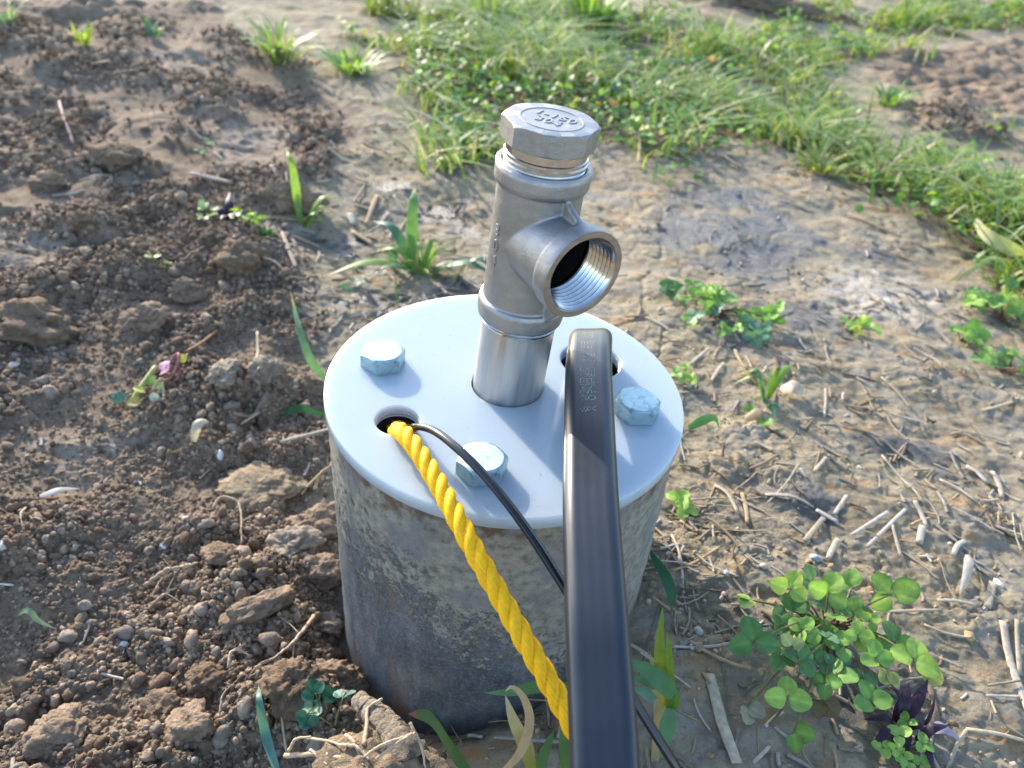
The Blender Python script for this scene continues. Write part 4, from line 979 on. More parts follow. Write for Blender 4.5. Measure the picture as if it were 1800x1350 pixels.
def right_tuft():
    c = Gp(1175, 1330); t = empty('grass_tuft', c)
    def q(px, py, h): return atz(px, py, h)
    D = (c - CAM_C).dot(FW)
    def r_(px, py, dd): return atdist(px, py, D - dd)
    for pts, wd, c0, c1 in (([r_(1172, 1240, .02), r_(1162, 1180, .035), r_(1159, 1130, .045), r_(1165, 1066, .055)], 0.0056, (0.33, 0.30, 0.03), (0.13, 0.24, 0.05)),
                            ([r_(1180, 1240, .02), r_(1175, 1190, .03), r_(1176, 1150, .04), r_(1173, 1110, .045)], 0.0046, (0.16, 0.24, 0.03), (0.20, 0.28, 0.05)),
                            ([r_(1184, 1222, .035), r_(1160, 1195, .04), r_(1130, 1172, .04), r_(1095, 1160, .04)], 0.0078, (0.09, 0.22, 0.10), (0.07, 0.18, 0.09)),
                            ([r_(1165, 1205, .03), r_(1140, 1195, .032), r_(1110, 1192, .03)], 0.0062, (0.07, 0.18, 0.09), (0.07, 0.18, 0.09)),
                            ([r_(1152, 1230, .025), r_(1130, 1215, .028), r_(1105, 1208, .03)], 0.0046, (0.10, 0.22, 0.17), (0.11, 0.24, 0.19)),
                            ([r_(1178, 1245, .022), r_(1172, 1280, .02), r_(1162, 1335, .016)], 0.0074, (0.10, 0.24, 0.13), (0.10, 0.22, 0.13)),
                            ([r_(1180, 1250, .018), r_(1182, 1225, .024), r_(1178, 1195, .03)], 0.0060, (0.10, 0.20, 0.03), (0.12, 0.24, 0.04)),
                            ([r_(1150, 1345, .0), r_(1160, 1250, .01), r_(1150, 1190, .02), r_(1143, 1148, .025)], 0.0058, (0.36, 0.26, 0.16), (0.52, 0.40, 0.22))):
        ac = Acc(); blade(ac, pts, wd, c0, c1, 0.3, 18, None, 'face'); ac.build('blade', M_GRASS, t, c)
    tag(t, 'yellow green grass tuft with folded blades emerging right of the flat black cable', 'grass tuft', 'grass tufts round the well')
right_tuft()
def wild_tuft(px, py, n, rad, hgt, wpx, label, pal, lean=0.6, group='grass tufts at the turf edge', dirpx=None):
    c = Gp(px, py); k = (c - CAM_C).dot(FW) / FPX; ac = Acc()
    for i in range(n):
        a = RNG.uniform(0, 2 * math.pi); q = rad * k * RNG.uniform(0, 1) ** 0.7; b = Vector((c.x + q * math.cos(a) * .5, c.y + q * math.sin(a) * .5, 0)); b.z = Hs(b.x, b.y)
        a2 = a + RNG.normal(0, 0.5); hh = hgt * k * RNG.uniform(0.5, 1.1); ln = hh * lean * RNG.uniform(0.5, 1.8)
        e = b + Vector((math.cos(a2) * ln, math.sin(a2) * ln, hh * RNG.uniform(0.55, 1.0))); md = b * 0.5 + e * 0.5 + Vector((0, 0, hh * 0.22))
        cc = np.array(pal[RNG.integers(0, len(pal))]) * RNG.uniform(0.8, 1.25)
        blade(ac, [b, md, e], wpx * k * RNG.uniform(0.6, 1.2), cc, cc * 1.25, 0.3, 9, TAN if RNG.random() < 0.15 else None)
    o = ac.build('grass_tuft', M_GRASS, None, c); o.location = c; tag(o, label, 'grass tuft', group)
GG = [G1, G2, G3, (0.16, 0.25, 0.10)]; PALE = [(0.24, 0.30, 0.17), (0.20, 0.30, 0.12), G2, (0.42, 0.40, 0.22)]
wild_tuft(742, 474, 34, 34, 48, 5, 'fine green blades at the foot of the tall blade behind the cap', [G1, G2, TEAL, (0.30, 0.34, 0.12)], 1.3, 'grass tufts round the well')
wild_tuft(492, 112, 70, 52, 66, 7, 'pale spiky grass tuft alone on the soil at the top left', PALE, 0.9)
wild_tuft(622, 128, 60, 60, 45, 7, 'green grass tuft between the pale spiky one and the turf', GG, 1.1)
wild_tuft(1035, 55, 150, 70, 80, 8, 'tallest grass tuft, straight behind the plug at the top edge', [(0.14, 0.26, 0.05), (0.22, 0.34, 0.07), (0.10, 0.20, 0.05)], 0.45)
wild_tuft(870, 40, 90, 60, 60, 8, 'dense bright tuft left of the tallest one', [G2, G3, (0.25, 0.36, 0.07)], 0.8)
wild_tuft(1640, 300, 60, 45, 55, 8, 'straw coloured grass tuft below the bare patch at right', [(0.42, 0.40, 0.18), (0.30, 0.34, 0.10), G2], 0.8)
wild_tuft(1440, 300, 60, 60, 40, 8, 'low yellowish tuft on the near edge of the turf', [(0.40, 0.38, 0.16), G2, (0.25, 0.28, 0.08)], 1.2)
wild_tuft(1740, 390, 70, 60, 60, 9, 'leafy tuft at the right edge with one curled dry blade beside it', GG, 0.9)
wild_tuft(1560, 190, 40, 40, 36, 7, 'short tuft on the left border of the bare patch', GG, 0.9)
wild_tuft(150, 85, 14, 18, 36, 8, 'few thin yellow green blades on the soil at the upper left', [(0.33, 0.38, 0.06), G2], 0.5)
wild_tuft(270, 70, 8, 14, 34, 8, 'few thin grey green blades right of the yellow ones', [TEAL, G1], 0.6)
wild_tuft(20, 60, 14, 20, 50, 7, 'thin blades at the top left corner', [TEAL, PALE[3]], 0.7)
wild_tuft(820, 262, 60, 50, 34, 8, 'low tuft at the turf edge left of the plug', GG, 1.0)
wild_tuft(470, 428, 26, 22, 22, 4, 'fine dark tuft under the light green seedling', [(0.05, 0.15, 0.04), (0.07, 0.18, 0.05)], 0.6)
one_blade('dry_shoot', [atz(1812, 450, .02), atz(1780, 435, .03), atz(1740, 412, .034), atz(1718, 385, .03), atz(1712, 392, .02)], 0.016, (0.30, 0.36, 0.14), (0.60, 0.54, 0.40), 'broad curled half dry blade at the right edge', 'grass blade', group=GB)
one_blade('grass_shoot', [Gp(1760, 500, .02), Gp(1720, 503, .03), Gp(1690, 508, .02), Gp(1652, 513, .006)], 0.006, (0.22, 0.32, 0.12), (0.36, 0.42, 0.20), 'long thin blade reaching left from the turf over pale mud', 'grass blade', group=GB)

# ------------------------------------------------------------------ turf (uncountable)
def turf():
    n = 150000; x = RNG.uniform(-0.8, 2.4, n); y = RNG.uniform(0.15, 3.2, n); keep = y > 0.15 + 0.0 * x
    T, G, W, Pl = masks(x, y); d = np.hypot(x, y + 0.29)
    dens = np.clip(0.42 + 1.9 * fbm(x * 7, y * 7, 81, 3), 0.05, 1.0) * np.clip(1.4 / (d + 0.3), 0.25, 1.6)
    keep &= (RNG.uniform(0, 1, n) < (G ** 1.3) * dens * 1.4); x, y = x[keep], y[keep]; z = H(x, y); n = len(x); d = d[keep]
    gz = np.clip(0.5 + 0.9 * fbm(x * 5 + 3, y * 5, 82, 2), 0, 1)
    hgt = RNG.uniform(0.010, 0.056, n) * (0.40 + 0.95 * gz); wid = RNG.uniform(0.0015, 0.0048, n) * (0.8 + 0.35 * d)
    a = RNG.uniform(0, 2 * math.pi, n); ln = hgt * RNG.uniform(0.5, 3.2, n); k = 5; u = np.linspace(0, 1, k)
    dx = np.cos(a) * ln; dy = np.sin(a) * ln; sx, sy = -np.sin(a), np.cos(a); V = np.zeros((n, k, 2, 3))
    for i in range(k):
        f = u[i]; up = hgt * (f * 1.5 - 0.6 * f * f); cx = x + dx * f * f; cy = y + dy * f * f; ww = wid * (1 - f ** 2.2) * 0.5 + 1e-5
        V[:, i, 0] = np.stack([cx - sx * ww, cy - sy * ww, z + up], 1); V[:, i, 1] = np.stack([cx + sx * ww, cy + sy * ww, z + up], 1)
    b = np.arange(n)[:, None] * (2 * k) + 2 * np.arange(k - 1)[None]; F = np.stack([b, b + 1, b + 3, b + 2], -1).reshape(-1, 4)
    pal = np.array([(0.14, 0.25, 0.055), (0.21, 0.33, 0.065), (0.30, 0.42, 0.085), (0.40, 0.46, 0.10), (0.52, 0.46, 0.25), (0.58, 0.50, 0.33), (0.20, 0.30, 0.15)])
    c = pal[RNG.choice(7, n, p=[.15, .20, .21, .15, .10, .10, .09])] * RNG.uniform(0.8, 1.2, (n, 1))
    c = np.repeat(c, 2 * k, 0)
    o = np_mesh('grass', V.reshape(-1, 3), [F], M_GRASS, col=c); tag(o, 'short mixed grass of the turf behind the well', 'grass', kind='stuff')
    # low leafy ground cover between the blades
    n = 130000; x = RNG.uniform(-0.8, 2.4, n); y = RNG.uniform(0.15, 3.0, n); T, G, W, Pl = masks(x, y); d = np.hypot(x, y + 0.29)
    dens = np.clip(0.55 - 1.4 * fbm(x * 7, y * 7, 81, 3), 0.06, 1.0) * np.clip(1.5 / (d + 0.25), 0.25, 1.9)
    keep = RNG.uniform(0, 1, n) < (G ** 1.1) * dens * 0.75; x, y, d = x[keep], y[keep], d[keep]; n = len(x); z = H(x, y) + RNG.uniform(0.004, 0.030, n)
    L = RNG.uniform(0.005, 0.0125, n) * (0.9 + 0.2 * d); k = 8; an = np.linspace(0, 2 * math.pi, k, endpoint=False)
    out = np.stack([0.5 + 0.5 * np.cos(an), 0.42 * np.sin(an) * (1 + 0.25 * np.cos(an)), 0.10 * np.abs(np.sin(an)) - 0.12 * (np.cos(an) > 0.5)], 1)
    out = np.vstack([[0.5, 0, 0], out]); az = RNG.uniform(0, 2 * math.pi, n); ti = RNG.normal(0.15, 0.42, n)
    P = out[None] * L[:, None, None]; ct, st = np.cos(ti)[:, None], np.sin(ti)[:, None]
    X = P[..., 0] * ct - P[..., 2] * st; Zz = P[..., 0] * st + P[..., 2] * ct; Y = P[..., 1]; tr = RNG.normal(0, 0.4, n)
    Y, Zz = Y * np.cos(tr)[:, None] - Zz * np.sin(tr)[:, None], Y * np.sin(tr)[:, None] + Zz * np.cos(tr)[:, None]
    ca, sa = np.cos(az)[:, None], np.sin(az)[:, None]
    V = np.stack([x[:, None] + X * ca - Y * sa, y[:, None] + X * sa + Y * ca, z[:, None] + Zz], -1)
    f = np.array([[0, 1 + q, 1 + (q + 1) % k] for q in range(k)]); F = (f[None] + (np.arange(n) * (k + 1))[:, None, None]).reshape(-1, 3)
    pal = np.array([GR_D, GR_M, GR_B, GR_L, (0.42, 0.40, 0.09), (0.38, 0.25, 0.14)]); c = pal[RNG.choice(6, n, p=[.24, .32, .14, .20, .06, .04])] * RNG.uniform(0.75, 1.25, (n, 1))
    o = np_mesh('leafy_ground_cover', V.reshape(-1, 3), [F], M_LEAF, col=np.repeat(c, k + 1, 0)); tag(o, 'low clover and weed leaves growing through the turf', 'ground cover', kind='stuff')
turf()

# ------------------------------------------------------------------ straw
STC = [(0.42, 0.35, 0.25), (0.33, 0.27, 0.20), (0.41, 0.35, 0.28), (0.22, 0.16, 0.11), (0.43, 0.385, 0.33), (0.40, 0.29, 0.17)]
def straw(pts, wpx, ci, label, flat=0.55, lift=0.0012, name='straw', cat='straw', group='dry straw pieces on the clay'):
    P = []; wpx = wpx * 0.85
    for i, (a, b) in enumerate(pts):
        p = Gp(a, b); P.append(p)
    k = (P[0] - CAM_C).dot(FW) / FPX; r = wpx * 0.5 * k
    flat = flat * 0.7; out = []
    for p in P: q = p.copy(); q.z += r * flat + lift; out.append(q)
    if len(out) == 2:
        mid = out[0] * 0.5 + out[1] * 0.5; mid.z = max(mid.z, Hs(mid.x, mid.y) + r * flat + lift * 0.6); out = [out[0], mid, out[1]]
    c = STC[ci] if isinstance(ci, int) else ci; ac = Acc()
    L = (out[0] - out[-1]).length; nseg = max(8, int(L / 0.004))
    rod(ac, out, [r * 0.9, r * RNG.uniform(0.9, 1.1), r, r * 0.85], np.array(c) * RNG.uniform(0.9, 1.05), np.array(c) * RNG.uniform(0.9, 1.1), min(nseg, 26), 9, flat, r * 0.03)
    o = ac.build(name, M_STRAW, None, out[0]); o.location = out[0]
    tag(o, label, cat, group); return o
S = straw
S([(1549, 802), (1585, 840), (1602, 868), (1620, 893)], 5, 0, 'long thin kinked straw above the orange clay patch')
S([(1496, 943), (1556, 909)], 9, 4, 'thick pale straw, left one of a parallel pair above the large clover')
S([(1523, 964), (1587, 904)], 9, 4, 'thick pale straw, right one of a parallel pair above the large clover')
S([(1564, 929), (1581, 984)], 7, 2, 'short pinkish straw touching the lower end of the parallel pair')
S([(1602, 890), (1613, 905), (1624, 934)], 10, 2, 'bent pale straw left of the orange clay patch')
S([(1616, 934), (1611, 963)], 15, 4, 'stubby whitish husk at the foot of the bent straw')
S([(1696, 822), (1712, 832), (1734, 853)], 10, 4, 'white curved straw near the right edge')
S([(1742, 832), (1753, 850), (1760, 878)], 11, 2, 'bowed grey straw right of the white curved one')
S([(1692, 957), (1678, 967), (1671, 984)], 11, 4, 'short white curved straw above the long white husk')
S([(1701, 991), (1718, 1012)], 5, 2, 'small thin straw leaning on the white husk')
S([(1741, 1030), (1732, 1072)], 17, 0, 'broad flat straw below the white pebble', 0.35)
S([(1645, 1059), (1680, 1062), (1712, 1068)], 8, 2, 'flat pale straw right of the large clover')
S([(1528, 1081), (1600, 1079), (1653, 1076)], 7, 1, 'long grey brown straw running out of the large clover to the right')
S([(1648, 848), (1680, 866), (1710, 891)], 7, 2, 'split straw slanting down above the orange clay patch')
S([(1344, 871), (1390, 880), (1429, 892)], 9, 2, 'long pale straw slanting on the clay right of the cap')
S([(1434, 897), (1472, 919)], 11, 4, 'white straw in line with the long pale one')
S([(1486, 876), (1466, 906)], 9, 4, 'white straw crossing the end of the long pale one')
S([(1448, 910), (1413, 956)], 13, 1, 'thick grey straw below the long pale one')
S([(1472, 949), (1452, 989)], 12, 2, 'pale flat straw pointing at the top of the large clover')
S([(1399, 827), (1378, 858), (1347, 886)], 4, 0, 'thin curved stem crossing the grey mud')
S([(1447, 816), (1426, 840)], 9, 0, 'short tan straw on the grey mud')
S([(1401, 836), (1413, 849)], 8, 4, 'tiny white straw beside the thin curved stem')
S([(1304, 866), (1311, 895), (1312, 924)], 9, 5, 'upright tan straw on mossy clay right of the casing')
S([(1255, 855), (1276, 870), (1296, 908)], 8, 0, 'bowed straw left of the upright tan one')
S([(1196, 914), (1218, 931), (1249, 938)], 7, 5, 'curled tan leaf edge by the pale three leaf seedling')
S([(1252, 925), (1252, 952)], 5, 0, 'small straw standing at the end of the curled tan leaf')
S([(1180, 942), (1192, 975), (1203, 1042)], 6, 0, 'long straw lying along the right side of the casing')
S([(1178, 1010), (1220, 992), (1264, 965)], 6, 5, 'brown stem crossing over the long straw by the casing')
S([(1315, 828), (1338, 822), (1363, 809)], 7, 3, 'dark twig on clay above the thin curved stem')
S([(1621, 1104), (1655, 1116), (1712, 1127)], 8, 1, 'grey straw right of the large clover, below the flat pale one')
S([(1650, 1158), (1690, 1175)], 7, 1, 'grey straw at the right tip of the large clover')
S([(1244, 1193), (1256, 1240), (1269, 1292), (1290, 1352)], 24, 0, 'broad weathered stalk at the bottom, right of the flat black cable', 0.4)
S([(1758, 1098), (1775, 1160), (1804, 1268)], 17, 2, 'thickest pale stalk slanting down the right edge')
S([(1780, 1098), (1787, 1145), (1792, 1188)], 10, 1, 'grey stalk close beside the thickest pale one')
S([(1665, 1352), (1680, 1312), (1693, 1290)], 8, 0, 'short leg of the folded straw at the bottom right')
S([(1693, 1289), (1745, 1297), (1805, 1306)], 9, 0, 'long leg of the folded straw at the bottom right')
S([(1727, 1230), (1787, 1232)], 6, 2, 'thin level straw touching the thickest stalk')
S([(1630, 1196), (1640, 1240), (1650, 1302)], 11, 3, 'flat brown stem beside the purple weed', 0.4)
S([(1318, 1352), (1347, 1322)], 8, 2, 'bright short straw at the bottom edge under the large clover')
S([(1247, 611), (1214, 641)], 8, 2, 'pale straw, upper of two beside the right rim of the cap')
S([(1272, 638), (1248, 672)], 7, 0, 'tan straw, lower of two beside the right rim of the cap')
S([(1292, 614), (1301, 635), (1313, 651)], 7, 5, 'straw leading into the sparse small tuft')
S([(1451, 684), (1450, 710), (1447, 738)], 5, 2, 'thin upright straw on the clay far right of the cap')
S([(1388, 740), (1429, 737)], 5, 0, 'thin level straw left of the upright one')
S([(1322, 785), (1340, 792), (1356, 803)], 8, 1, 'short grey straw above the dark twig')
S([(1342, 721), (1365, 733)], 6, 0, 'stubby straw under the sparse small tuft')
S([(1547, 667), (1575, 695), (1600, 724)], 6, 1, 'grey straw slanting across the smooth clay at right')
S([(1587, 693), (1615, 696), (1647, 702)], 5, 1, 'level grey straw right of the slanting one')
S([(1723, 727), (1760, 717), (1804, 702)], 7, 0, 'tan straw reaching the right edge on smooth clay')
S([(663, 348), (655, 370), (644, 395)], 10, 5, 'tan straw left of the tall blade behind the cap')
S([(619, 410), (656, 432)], 11, 5, 'orange tan straw at the left of the spreading tuft')
S([(614, 378), (622, 396)], 14, 4, 'whitish oval husk above the orange tan straw')
S([(683, 378), (669, 394)], 8, 2, 'small pale straw by the tan one behind the cap')
S([(675, 476), (690, 485), (702, 502)], 9, 1, 'grey straw between the spreading tuft and the cap')
S([(560, 451), (610, 463)], 7, 0, 'straw at the left foot of the spreading tuft')
S([(692, 350), (714, 380)], 7, 1, 'thin grey straw left of the tallest blade behind the cap')
S([(478, 309), (490, 322), (506, 347)], 7, 2, 'crooked pale straw beside the thin bright tuft')
S([(497, 418), (508, 450), (522, 484)], 9, 1, 'split grey straw below the thin bright tuft')
S([(388, 470), (425, 480), (480, 480), (512, 497), (548, 522)], 5, 0, 'long curved pale straw over the angular clod')
SG = 'sticks and bits in the dug soil'
S([(420, 766), (448, 748), (476, 727)], 15, (0.30, 0.21, 0.15), 'broken brown stalk lying left of the cap', 0.6, 0.004, 'stick', 'stick', SG)
S([(428, 772), (460, 752)], 7, (0.42, 0.32, 0.2), 'thin splinter under the broken brown stalk', 0.6, 0.003, 'stick', 'stick', SG)
S([(498, 815), (530, 803), (560, 792), (588, 781)], 9, (0.33, 0.29, 0.23), 'grey twig leaning towards the left side of the casing', 0.8, 0.006, 'stick', 'stick', SG)
S([(338, 325), (365, 328), (410, 335)], 13, (0.42, 0.32, 0.26), 'pinkish bone shaped twig on soil at upper left', 0.7, 0.004, 'stick', 'stick', SG)
S([(110, 202), (118, 232), (132, 266)], 6, (0.40, 0.26, 0.22), 'reddish bent stem on the soil at far left', 1.0, 0.004, 'stick', 'stick', SG)
S([(330, 640), (355, 622), (384, 598)], 6, (0.36, 0.18, 0.08), 'rusty orange stem above the grey clods', 0.7, 0.004, 'stick', 'stick', SG)
S([(455, 605), (456, 640), (454, 665)], 6, (0.36, 0.29, 0.20), 'short upright stem behind the rounded grey clod', 1.0, 0.006, 'stick', 'stick', SG)
S([(165, 133), (198, 130)], 8, (0.42, 0.30, 0.20), 'small tan twig on the soil at the top left', 0.7, 0.003, 'stick', 'stick', SG)
S([(498, 1260), (502, 1305), (508, 1350)], 5, (0.42, 0.30, 0.19), 'thin tan stem right of the teal blade', 1.0, 0.006, 'stick', 'stick', SG)
S([(0, 1044), (33, 1048)], 5, (0.5, 0.5, 0.42), 'pale straw at the left edge', 0.7, 0.003, 'stick', 'stick', SG)
S([(65, 1337), (100, 1290)], 4, (0.4, 0.31, 0.2), 'thin tan stem near the bottom left corner', 1.0, 0.004, 'stick', 'stick', SG)
# fine straw litter, uncountable
def litter():
    n = 34000; x, y = annulus(n, 1.0, 0.088, 1.0); T, G, W, Pl = masks(x, y); f = fbm(x * 10 + 2, y * 10, 91, 2)
    back = np.exp(-(((x + 0.09) / 0.13) ** 2 + ((y - 0.40) / 0.13) ** 2)) * 1.6 + np.exp(-(((x - 0.27) / 0.08) ** 2 + ((y - 0.08) / 0.07) ** 2)) * 0.9 + np.exp(-(((x - 0.12) / 0.05) ** 2 + ((y + 0.10) / 0.09) ** 2)) * 0.6
    p = (1 - T * 0.93) * (1 - 0.2 * G) * np.clip(0.16 + 0.9 * f, 0.02, 0.6) + back * 0.5 * (1 - T * 0.7)
    keep = (RNG.uniform(0, 1, n) < p * 0.43) & (y > -0.24); x, y = x[keep], y[keep]; n = len(x)
    L = np.clip(np.exp(RNG.normal(math.log(0.011), 0.6, n)), 0.003, 0.05) * (0.8 + 1.0 * np.hypot(x, y)); a = RNG.uniform(0, math.pi, n); wd = RNG.uniform(0.0003, 0.0011, n) * (0.8 + 1.2 * np.hypot(x, y)); cv = RNG.normal(0, 0.045, n)
    k = 5; u = np.linspace(-0.5, 0.5, k); ang = np.linspace(0, 2 * math.pi, 5, endpoint=False); V = np.zeros((n, k, 5, 3))
    cx = x[:, None] + np.cos(a)[:, None] * L[:, None] * u - np.sin(a)[:, None] * L[:, None] * cv[:, None] * (4 * u * u); cy = y[:, None] + np.sin(a)[:, None] * L[:, None] * u + np.cos(a)[:, None] * L[:, None] * cv[:, None] * (4 * u * u)
    hz = H(cx.ravel(), cy.ravel()).reshape(n, k); hz = 0.5 * hz + 0.5 * hz.max(1, keepdims=True) + RNG.uniform(0.0, 0.0015, (n, 1))
    for q in range(5):
        V[:, :, q, 0] = cx - np.sin(a)[:, None] * wd[:, None] * math.cos(ang[q]); V[:, :, q, 1] = cy + np.cos(a)[:, None] * wd[:, None] * math.cos(ang[q]); V[:, :, q, 2] = hz + wd[:, None] * 0.6 * math.sin(ang[q])
    b = (np.arange(n) * 25)[:, None, None] + (np.arange(k - 1) * 5)[None, :, None] + np.arange(5)[None, None]; b2 = (np.arange(n) * 25)[:, None, None] + (np.arange(k - 1) * 5)[None, :, None] + ((np.arange(5) + 1) % 5)[None, None]
    F = np.stack([b, b2, b2 + 5, b + 5], -1).reshape(-1, 4); c = np.array(STC)[RNG.integers(0, 6, n)] * RNG.uniform(0.5, 1.1, (n, 1))
    o = np_mesh('straw_litter', V.reshape(-1, 3), [F], M_STRAW, col=np.repeat(c, 25, 0)); tag(o, 'fine dry straw litter scattered over the clay', 'litter', kind='stuff')
litter()

# ------------------------------------------------------------------ roots, pebbles, chips
def root(pts, wpx, label, colr=(0.42, 0.31, 0.21), side=True):
    P = [Gp(a, b, h) for a, b, h in pts]; k = (P[0] - CAM_C).dot(FW) / FPX; ac = Acc(); n = 26
    rod(ac, P, [wpx * .5 * k, wpx * .45 * k, wpx * .3 * k, wpx * .2 * k], colr, np.array(colr) * 1.15, n, 6, 1.0, wpx * k * 0.10)
    if side:
        Q = spline(P, 20)
        for i in range(4):
            j = RNG.integers(3, 17); d = RNG.normal(0, 1, 3) * 0.008; d[2] = abs(d[2]) * 0.3; rod(ac, [Q[j], Q[j] + d * 0.5 + RNG.normal(0, .001, 3), Q[j] + d], [wpx * .18 * k, wpx * .08 * k], colr, None, 7, 4)
    o = ac.build('root', M_STRAW, None, P[0]); o.location = P[0]; tag(o, label, 'root', 'pale roots in the dug soil')
root([(555, 1112, .010), (530, 1160, .012), (500, 1188, .012), (457, 1220, .008)], 8, 'long crooked pale root slanting down to the big dark clod')
root([(380, 930, .008), (395, 914, .014), (422, 916, .012), (430, 945, .012), (431, 992, .006)], 5, 'thin root arching over a small clod left of the casing')
root([(258, 1042, .006), (300, 1034, .010), (325, 1030, .010), (358, 1038, .008)], 7, 'forked pale root lying level in the crumbs')
root([(274, 1080, .006), (295, 1068, .009), (316, 1056, .008)], 7, 'short thick pale root below the forked one')
root([(395, 1290, .006), (402, 1262, .010), (425, 1240, .010)], 4, 'thin root left of the big dark clod')
root([(412, 1220, .010), (418, 1200, .014), (428, 1194, .014), (448, 1196, .010)], 6, 'small hooked root near the end of the long crooked one')
root([(52, 910, .004), (50, 935, .008), (54, 962, .004)], 4, 'tiny pale root at the far left')
def root_ball():
    c = Gp(690, 1300); t = empty('root_ball', c)
    def q(px, py, d): return atdist(px, py, d)
    ac = Acc(); P = [q(634, 1232, .345), q(665, 1262, .335), q(695, 1290, .325), q(715, 1330, .318)]
    rod(ac, P, [.0042, .0055, .0060, .0075], (0.26, 0.215, 0.17), (0.22, 0.175, 0.13), 40, 18, 1.0, 0.0006); ac.build('earthy_stem', M_SOIL, t, c)
    V, F = ico(5); V = lump(V, 4242, 0.5, 0.7); V = V * np.array([0.026, 0.018, 0.016]); o = np_mesh('earth_lump', V, [F], M_SOIL, t, col=np.tile(np.array([[0.22, 0.165, 0.115]]), (len(V), 1)))
    o.location = Vector(q(660, 1375, .318)) - c
    for pts, wd in (([q(640, 1310, .318), q(645, 1275, .326), q(648, 1245, .333), q(672, 1228, .334)], .0011), ([q(730, 1290, .314), q(705, 1298, .312), q(670, 1310, .31), q(640, 1330, .312)], .0010),
                    ([q(725, 1290, .312), q(690, 1312, .31), q(660, 1335, .308)], .0009), ([q(600, 1310, .32), q(625, 1312, .316), q(650, 1335, .312)], .0009), ([q(608, 1292, .322), q(622, 1305, .318), q(634, 1330, .314)], .0010),
                    ([q(540, 1298, .335), q(575, 1302, .328), q(605, 1312, .32)], .0008), ([q(500, 1330, .335), q(560, 1325, .325), q(610, 1335, .316), q(640, 1345, .31)], .0012), ([q(720, 1270, .316), q(740, 1310, .312), q(748, 1350, .308)], .0007),
                    ([q(508, 1320, .333), q(520, 1300, .332), q(548, 1295, .33)], .0008), ([q(545, 1318, .325), q(575, 1345, .318)], .0008)):
        ac = Acc(); rod(ac, pts, [wd, wd * .8, wd * .5], (0.44, 0.33, 0.22), (0.5, 0.39, 0.27), 22, 6, 1.0, wd * .12); ac.build('rootlet', M_STRAW, t, c)
    tag(t, 'grey earthy root clump with pale rootlets at the foot of the casing', 'roots')
root_ball()
def pebble(px, py, wpx, asp, colr, label, flat=0.55, name='pebble'):
    p = Gp(px, py); s = wpx * .5 * (p - CAM_C).dot(FW) / FPX; V, F = ico(3); V = lump(V, int(px + py * 3), 0.28, 1.0) * np.array([s, s * asp, s * flat]); a = RNG.uniform(0, 3)
    V[:, :2] = V[:, :2] @ np.array([[math.cos(a), -math.sin(a)], [math.sin(a), math.cos(a)]])
    o = np_mesh(name, V, [F], M_STONE, col=np.tile(np.array([colr]), (len(V), 1))); o.location = (p.x, p.y, p.z + s * flat * 0.55); tag(o, label, 'pebble', 'pale pebbles and chips')
WH = (0.62, 0.60, 0.56); GY = (0.42, 0.42, 0.43)
pebble(393, 821, 20, 0.55, (0.66, 0.68, 0.70), 'angular white chip left of the casing', 0.9)
pebble(222, 1146, 18, 0.7, WH, 'cream pebble in the crumbs at lower left')
pebble(290, 970, 12, 0.8, WH, 'small white pebble above the forked root')
pebble(330, 934, 13, 0.7, WH, 'white pebble right above the long narrow clods at left')
pebble(20, 990, 22, 0.7, (0.5, 0.46, 0.4), 'pale stone at the far left edge')
pebble(427, 966, 12, 0.7, (0.64, 0.68, 0.74), 'tiny bluish white chip by the thin arching root')
pebble(1752, 1029, 19, 0.6, WH, 'white pebble near the right edge')
pebble(1431, 986, 18, 0.7, (0.34, 0.36, 0.40), 'blue grey pebble above the large clover')
pebble(1274, 1014, 12, 0.8, GY, 'grey pebble on clay left of the large clover')
pebble(1273, 1045, 11, 0.8, (0.55, 0.36, 0.27), 'tiny pinkish pebble left of the large clover')
pebble(1228, 1108, 18, 0.8, (0.46, 0.42, 0.38), 'grey pebble between the flat cable and the clover')
pebble(1338, 1001, 12, 0.9, (0.5, 0.44, 0.36), 'tan pebble at the upper left of the large clover')
pebble(30, 655, 16, 0.6, (0.6, 0.52, 0.46), 'pinkish chip on the soil at the far left')
pebble(104, 612, 12, 0.7, (0.62, 0.64, 0.68), 'white speck of stone below the rooty clod')
def leaf_bit(pts, wid, c0, c1, label, name='dead_leaf', cat='leaf'):
    ac = Acc(); blade(ac, pts, wid, c0, c1, 0.5, 16); o = ac.build(name, M_LEAF, None, pts[0]); o.location = pts[0]; tag(o, label, cat)
leaf_bit(P3((1368, 690, .006), (1385, 694, .012), (1402, 700, .010), (1414, 692, .004)), 0.017, (0.50, 0.42, 0.33), (0.58, 0.50, 0.42), 'pale dead leaf on the clay right of the sparse tuft')
leaf_bit(P3((1308, 742, .004), (1330, 740, .010), (1348, 745, .008), (1368, 741, .004)), 0.010, (0.30, 0.22, 0.14), (0.40, 0.31, 0.2), 'curled brown leaf below the sparse tuft')
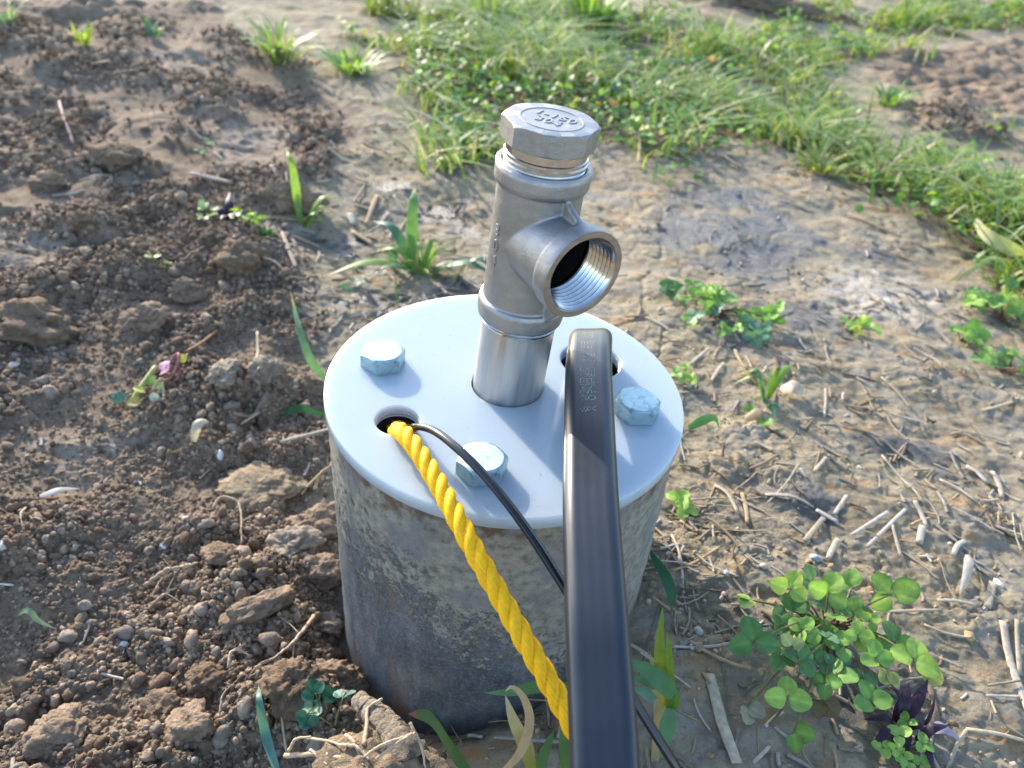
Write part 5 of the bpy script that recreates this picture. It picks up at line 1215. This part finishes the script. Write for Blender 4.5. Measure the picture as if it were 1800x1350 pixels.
leaf_bit(P3((75, 885, .004), (100, 884, .008), (118, 878, .008), (146, 868, .004)), 0.0062, (0.55, 0.52, 0.50), (0.60, 0.58, 0.56), 'thin pale strip lying on the soil at left', 'pale_strip', 'strip')
leaf_bit(P3((345, 808, .004), (356, 795, .012), (370, 785, .010), (372, 780, .004)), 0.008, (0.55, 0.48, 0.38), (0.6, 0.52, 0.42), 'curled whitish husk left of the cap below the broken stalk', 'husk', 'husk')
leaf_bit(P3((1697, 984, .003), (1692, 1005, .008), (1688, 1030, .007), (1683, 1052, .003)), 0.0058, (0.50, 0.46, 0.40), (0.55, 0.52, 0.47), 'long white seed husk lying beside an orange crumb', 'husk', 'husk')
def sprig():
    c = Gp(255, 708); t = empty('uprooted_sprig', c)
    def r_(pts, wpx, c0):
        ac = Acc(); P = P3(*pts); k = (P[0] - CAM_C).dot(FW) / FPX; rod(ac, P, wpx * .5 * k, c0, None, 12, 7); ac.build('stem', M_LEAF, t, c)
    r_([(230, 730, .006), (252, 705, .010), (280, 672, .010)], 10, (0.42, 0.44, 0.18))
    r_([(298, 700, .006), (315, 690, .012), (325, 675, .014), (312, 660, .010)], 5, (0.40, 0.16, 0.18))
    r_([(272, 716, .006), (290, 703, .010), (298, 700, .008)], 5, (0.45, 0.33, 0.25)); r_([(293, 706, .006), (294, 720, .006), (294, 732, .004)], 5, (0.5, 0.46, 0.3))
    for (px, py, L, a, c0, nl) in ((290, 680, 26, 30, (0.36, 0.16, 0.30), 2), (272, 700, 20, 60, GR_L, 2), (262, 714, 20, 200, GR_Y, 1), (218, 728, 28, 120, (0.10, 0.20, 0.14), 1), (255, 732, 26, 200, (0.42, 0.36, 0.12), 1), (268, 728, 22, 10, (0.36, 0.40, 0.33), 1), (325, 680, 18, 90, (0.40, 0.42, 0.08), 1)):
        p = Gp(px, py, 0.008); trefoil(t, c, p, p, L * (p - CAM_C).dot(FW) / FPX, a, (25, RNG.uniform(0, 360)), c0, np.array(c0) * 1.2, nl, 100, 0.2, pet=False)
    tag(t, 'uprooted wilting sprig with pinkish and green leaves on the soil left of the cap', 'sprig')
sprig()
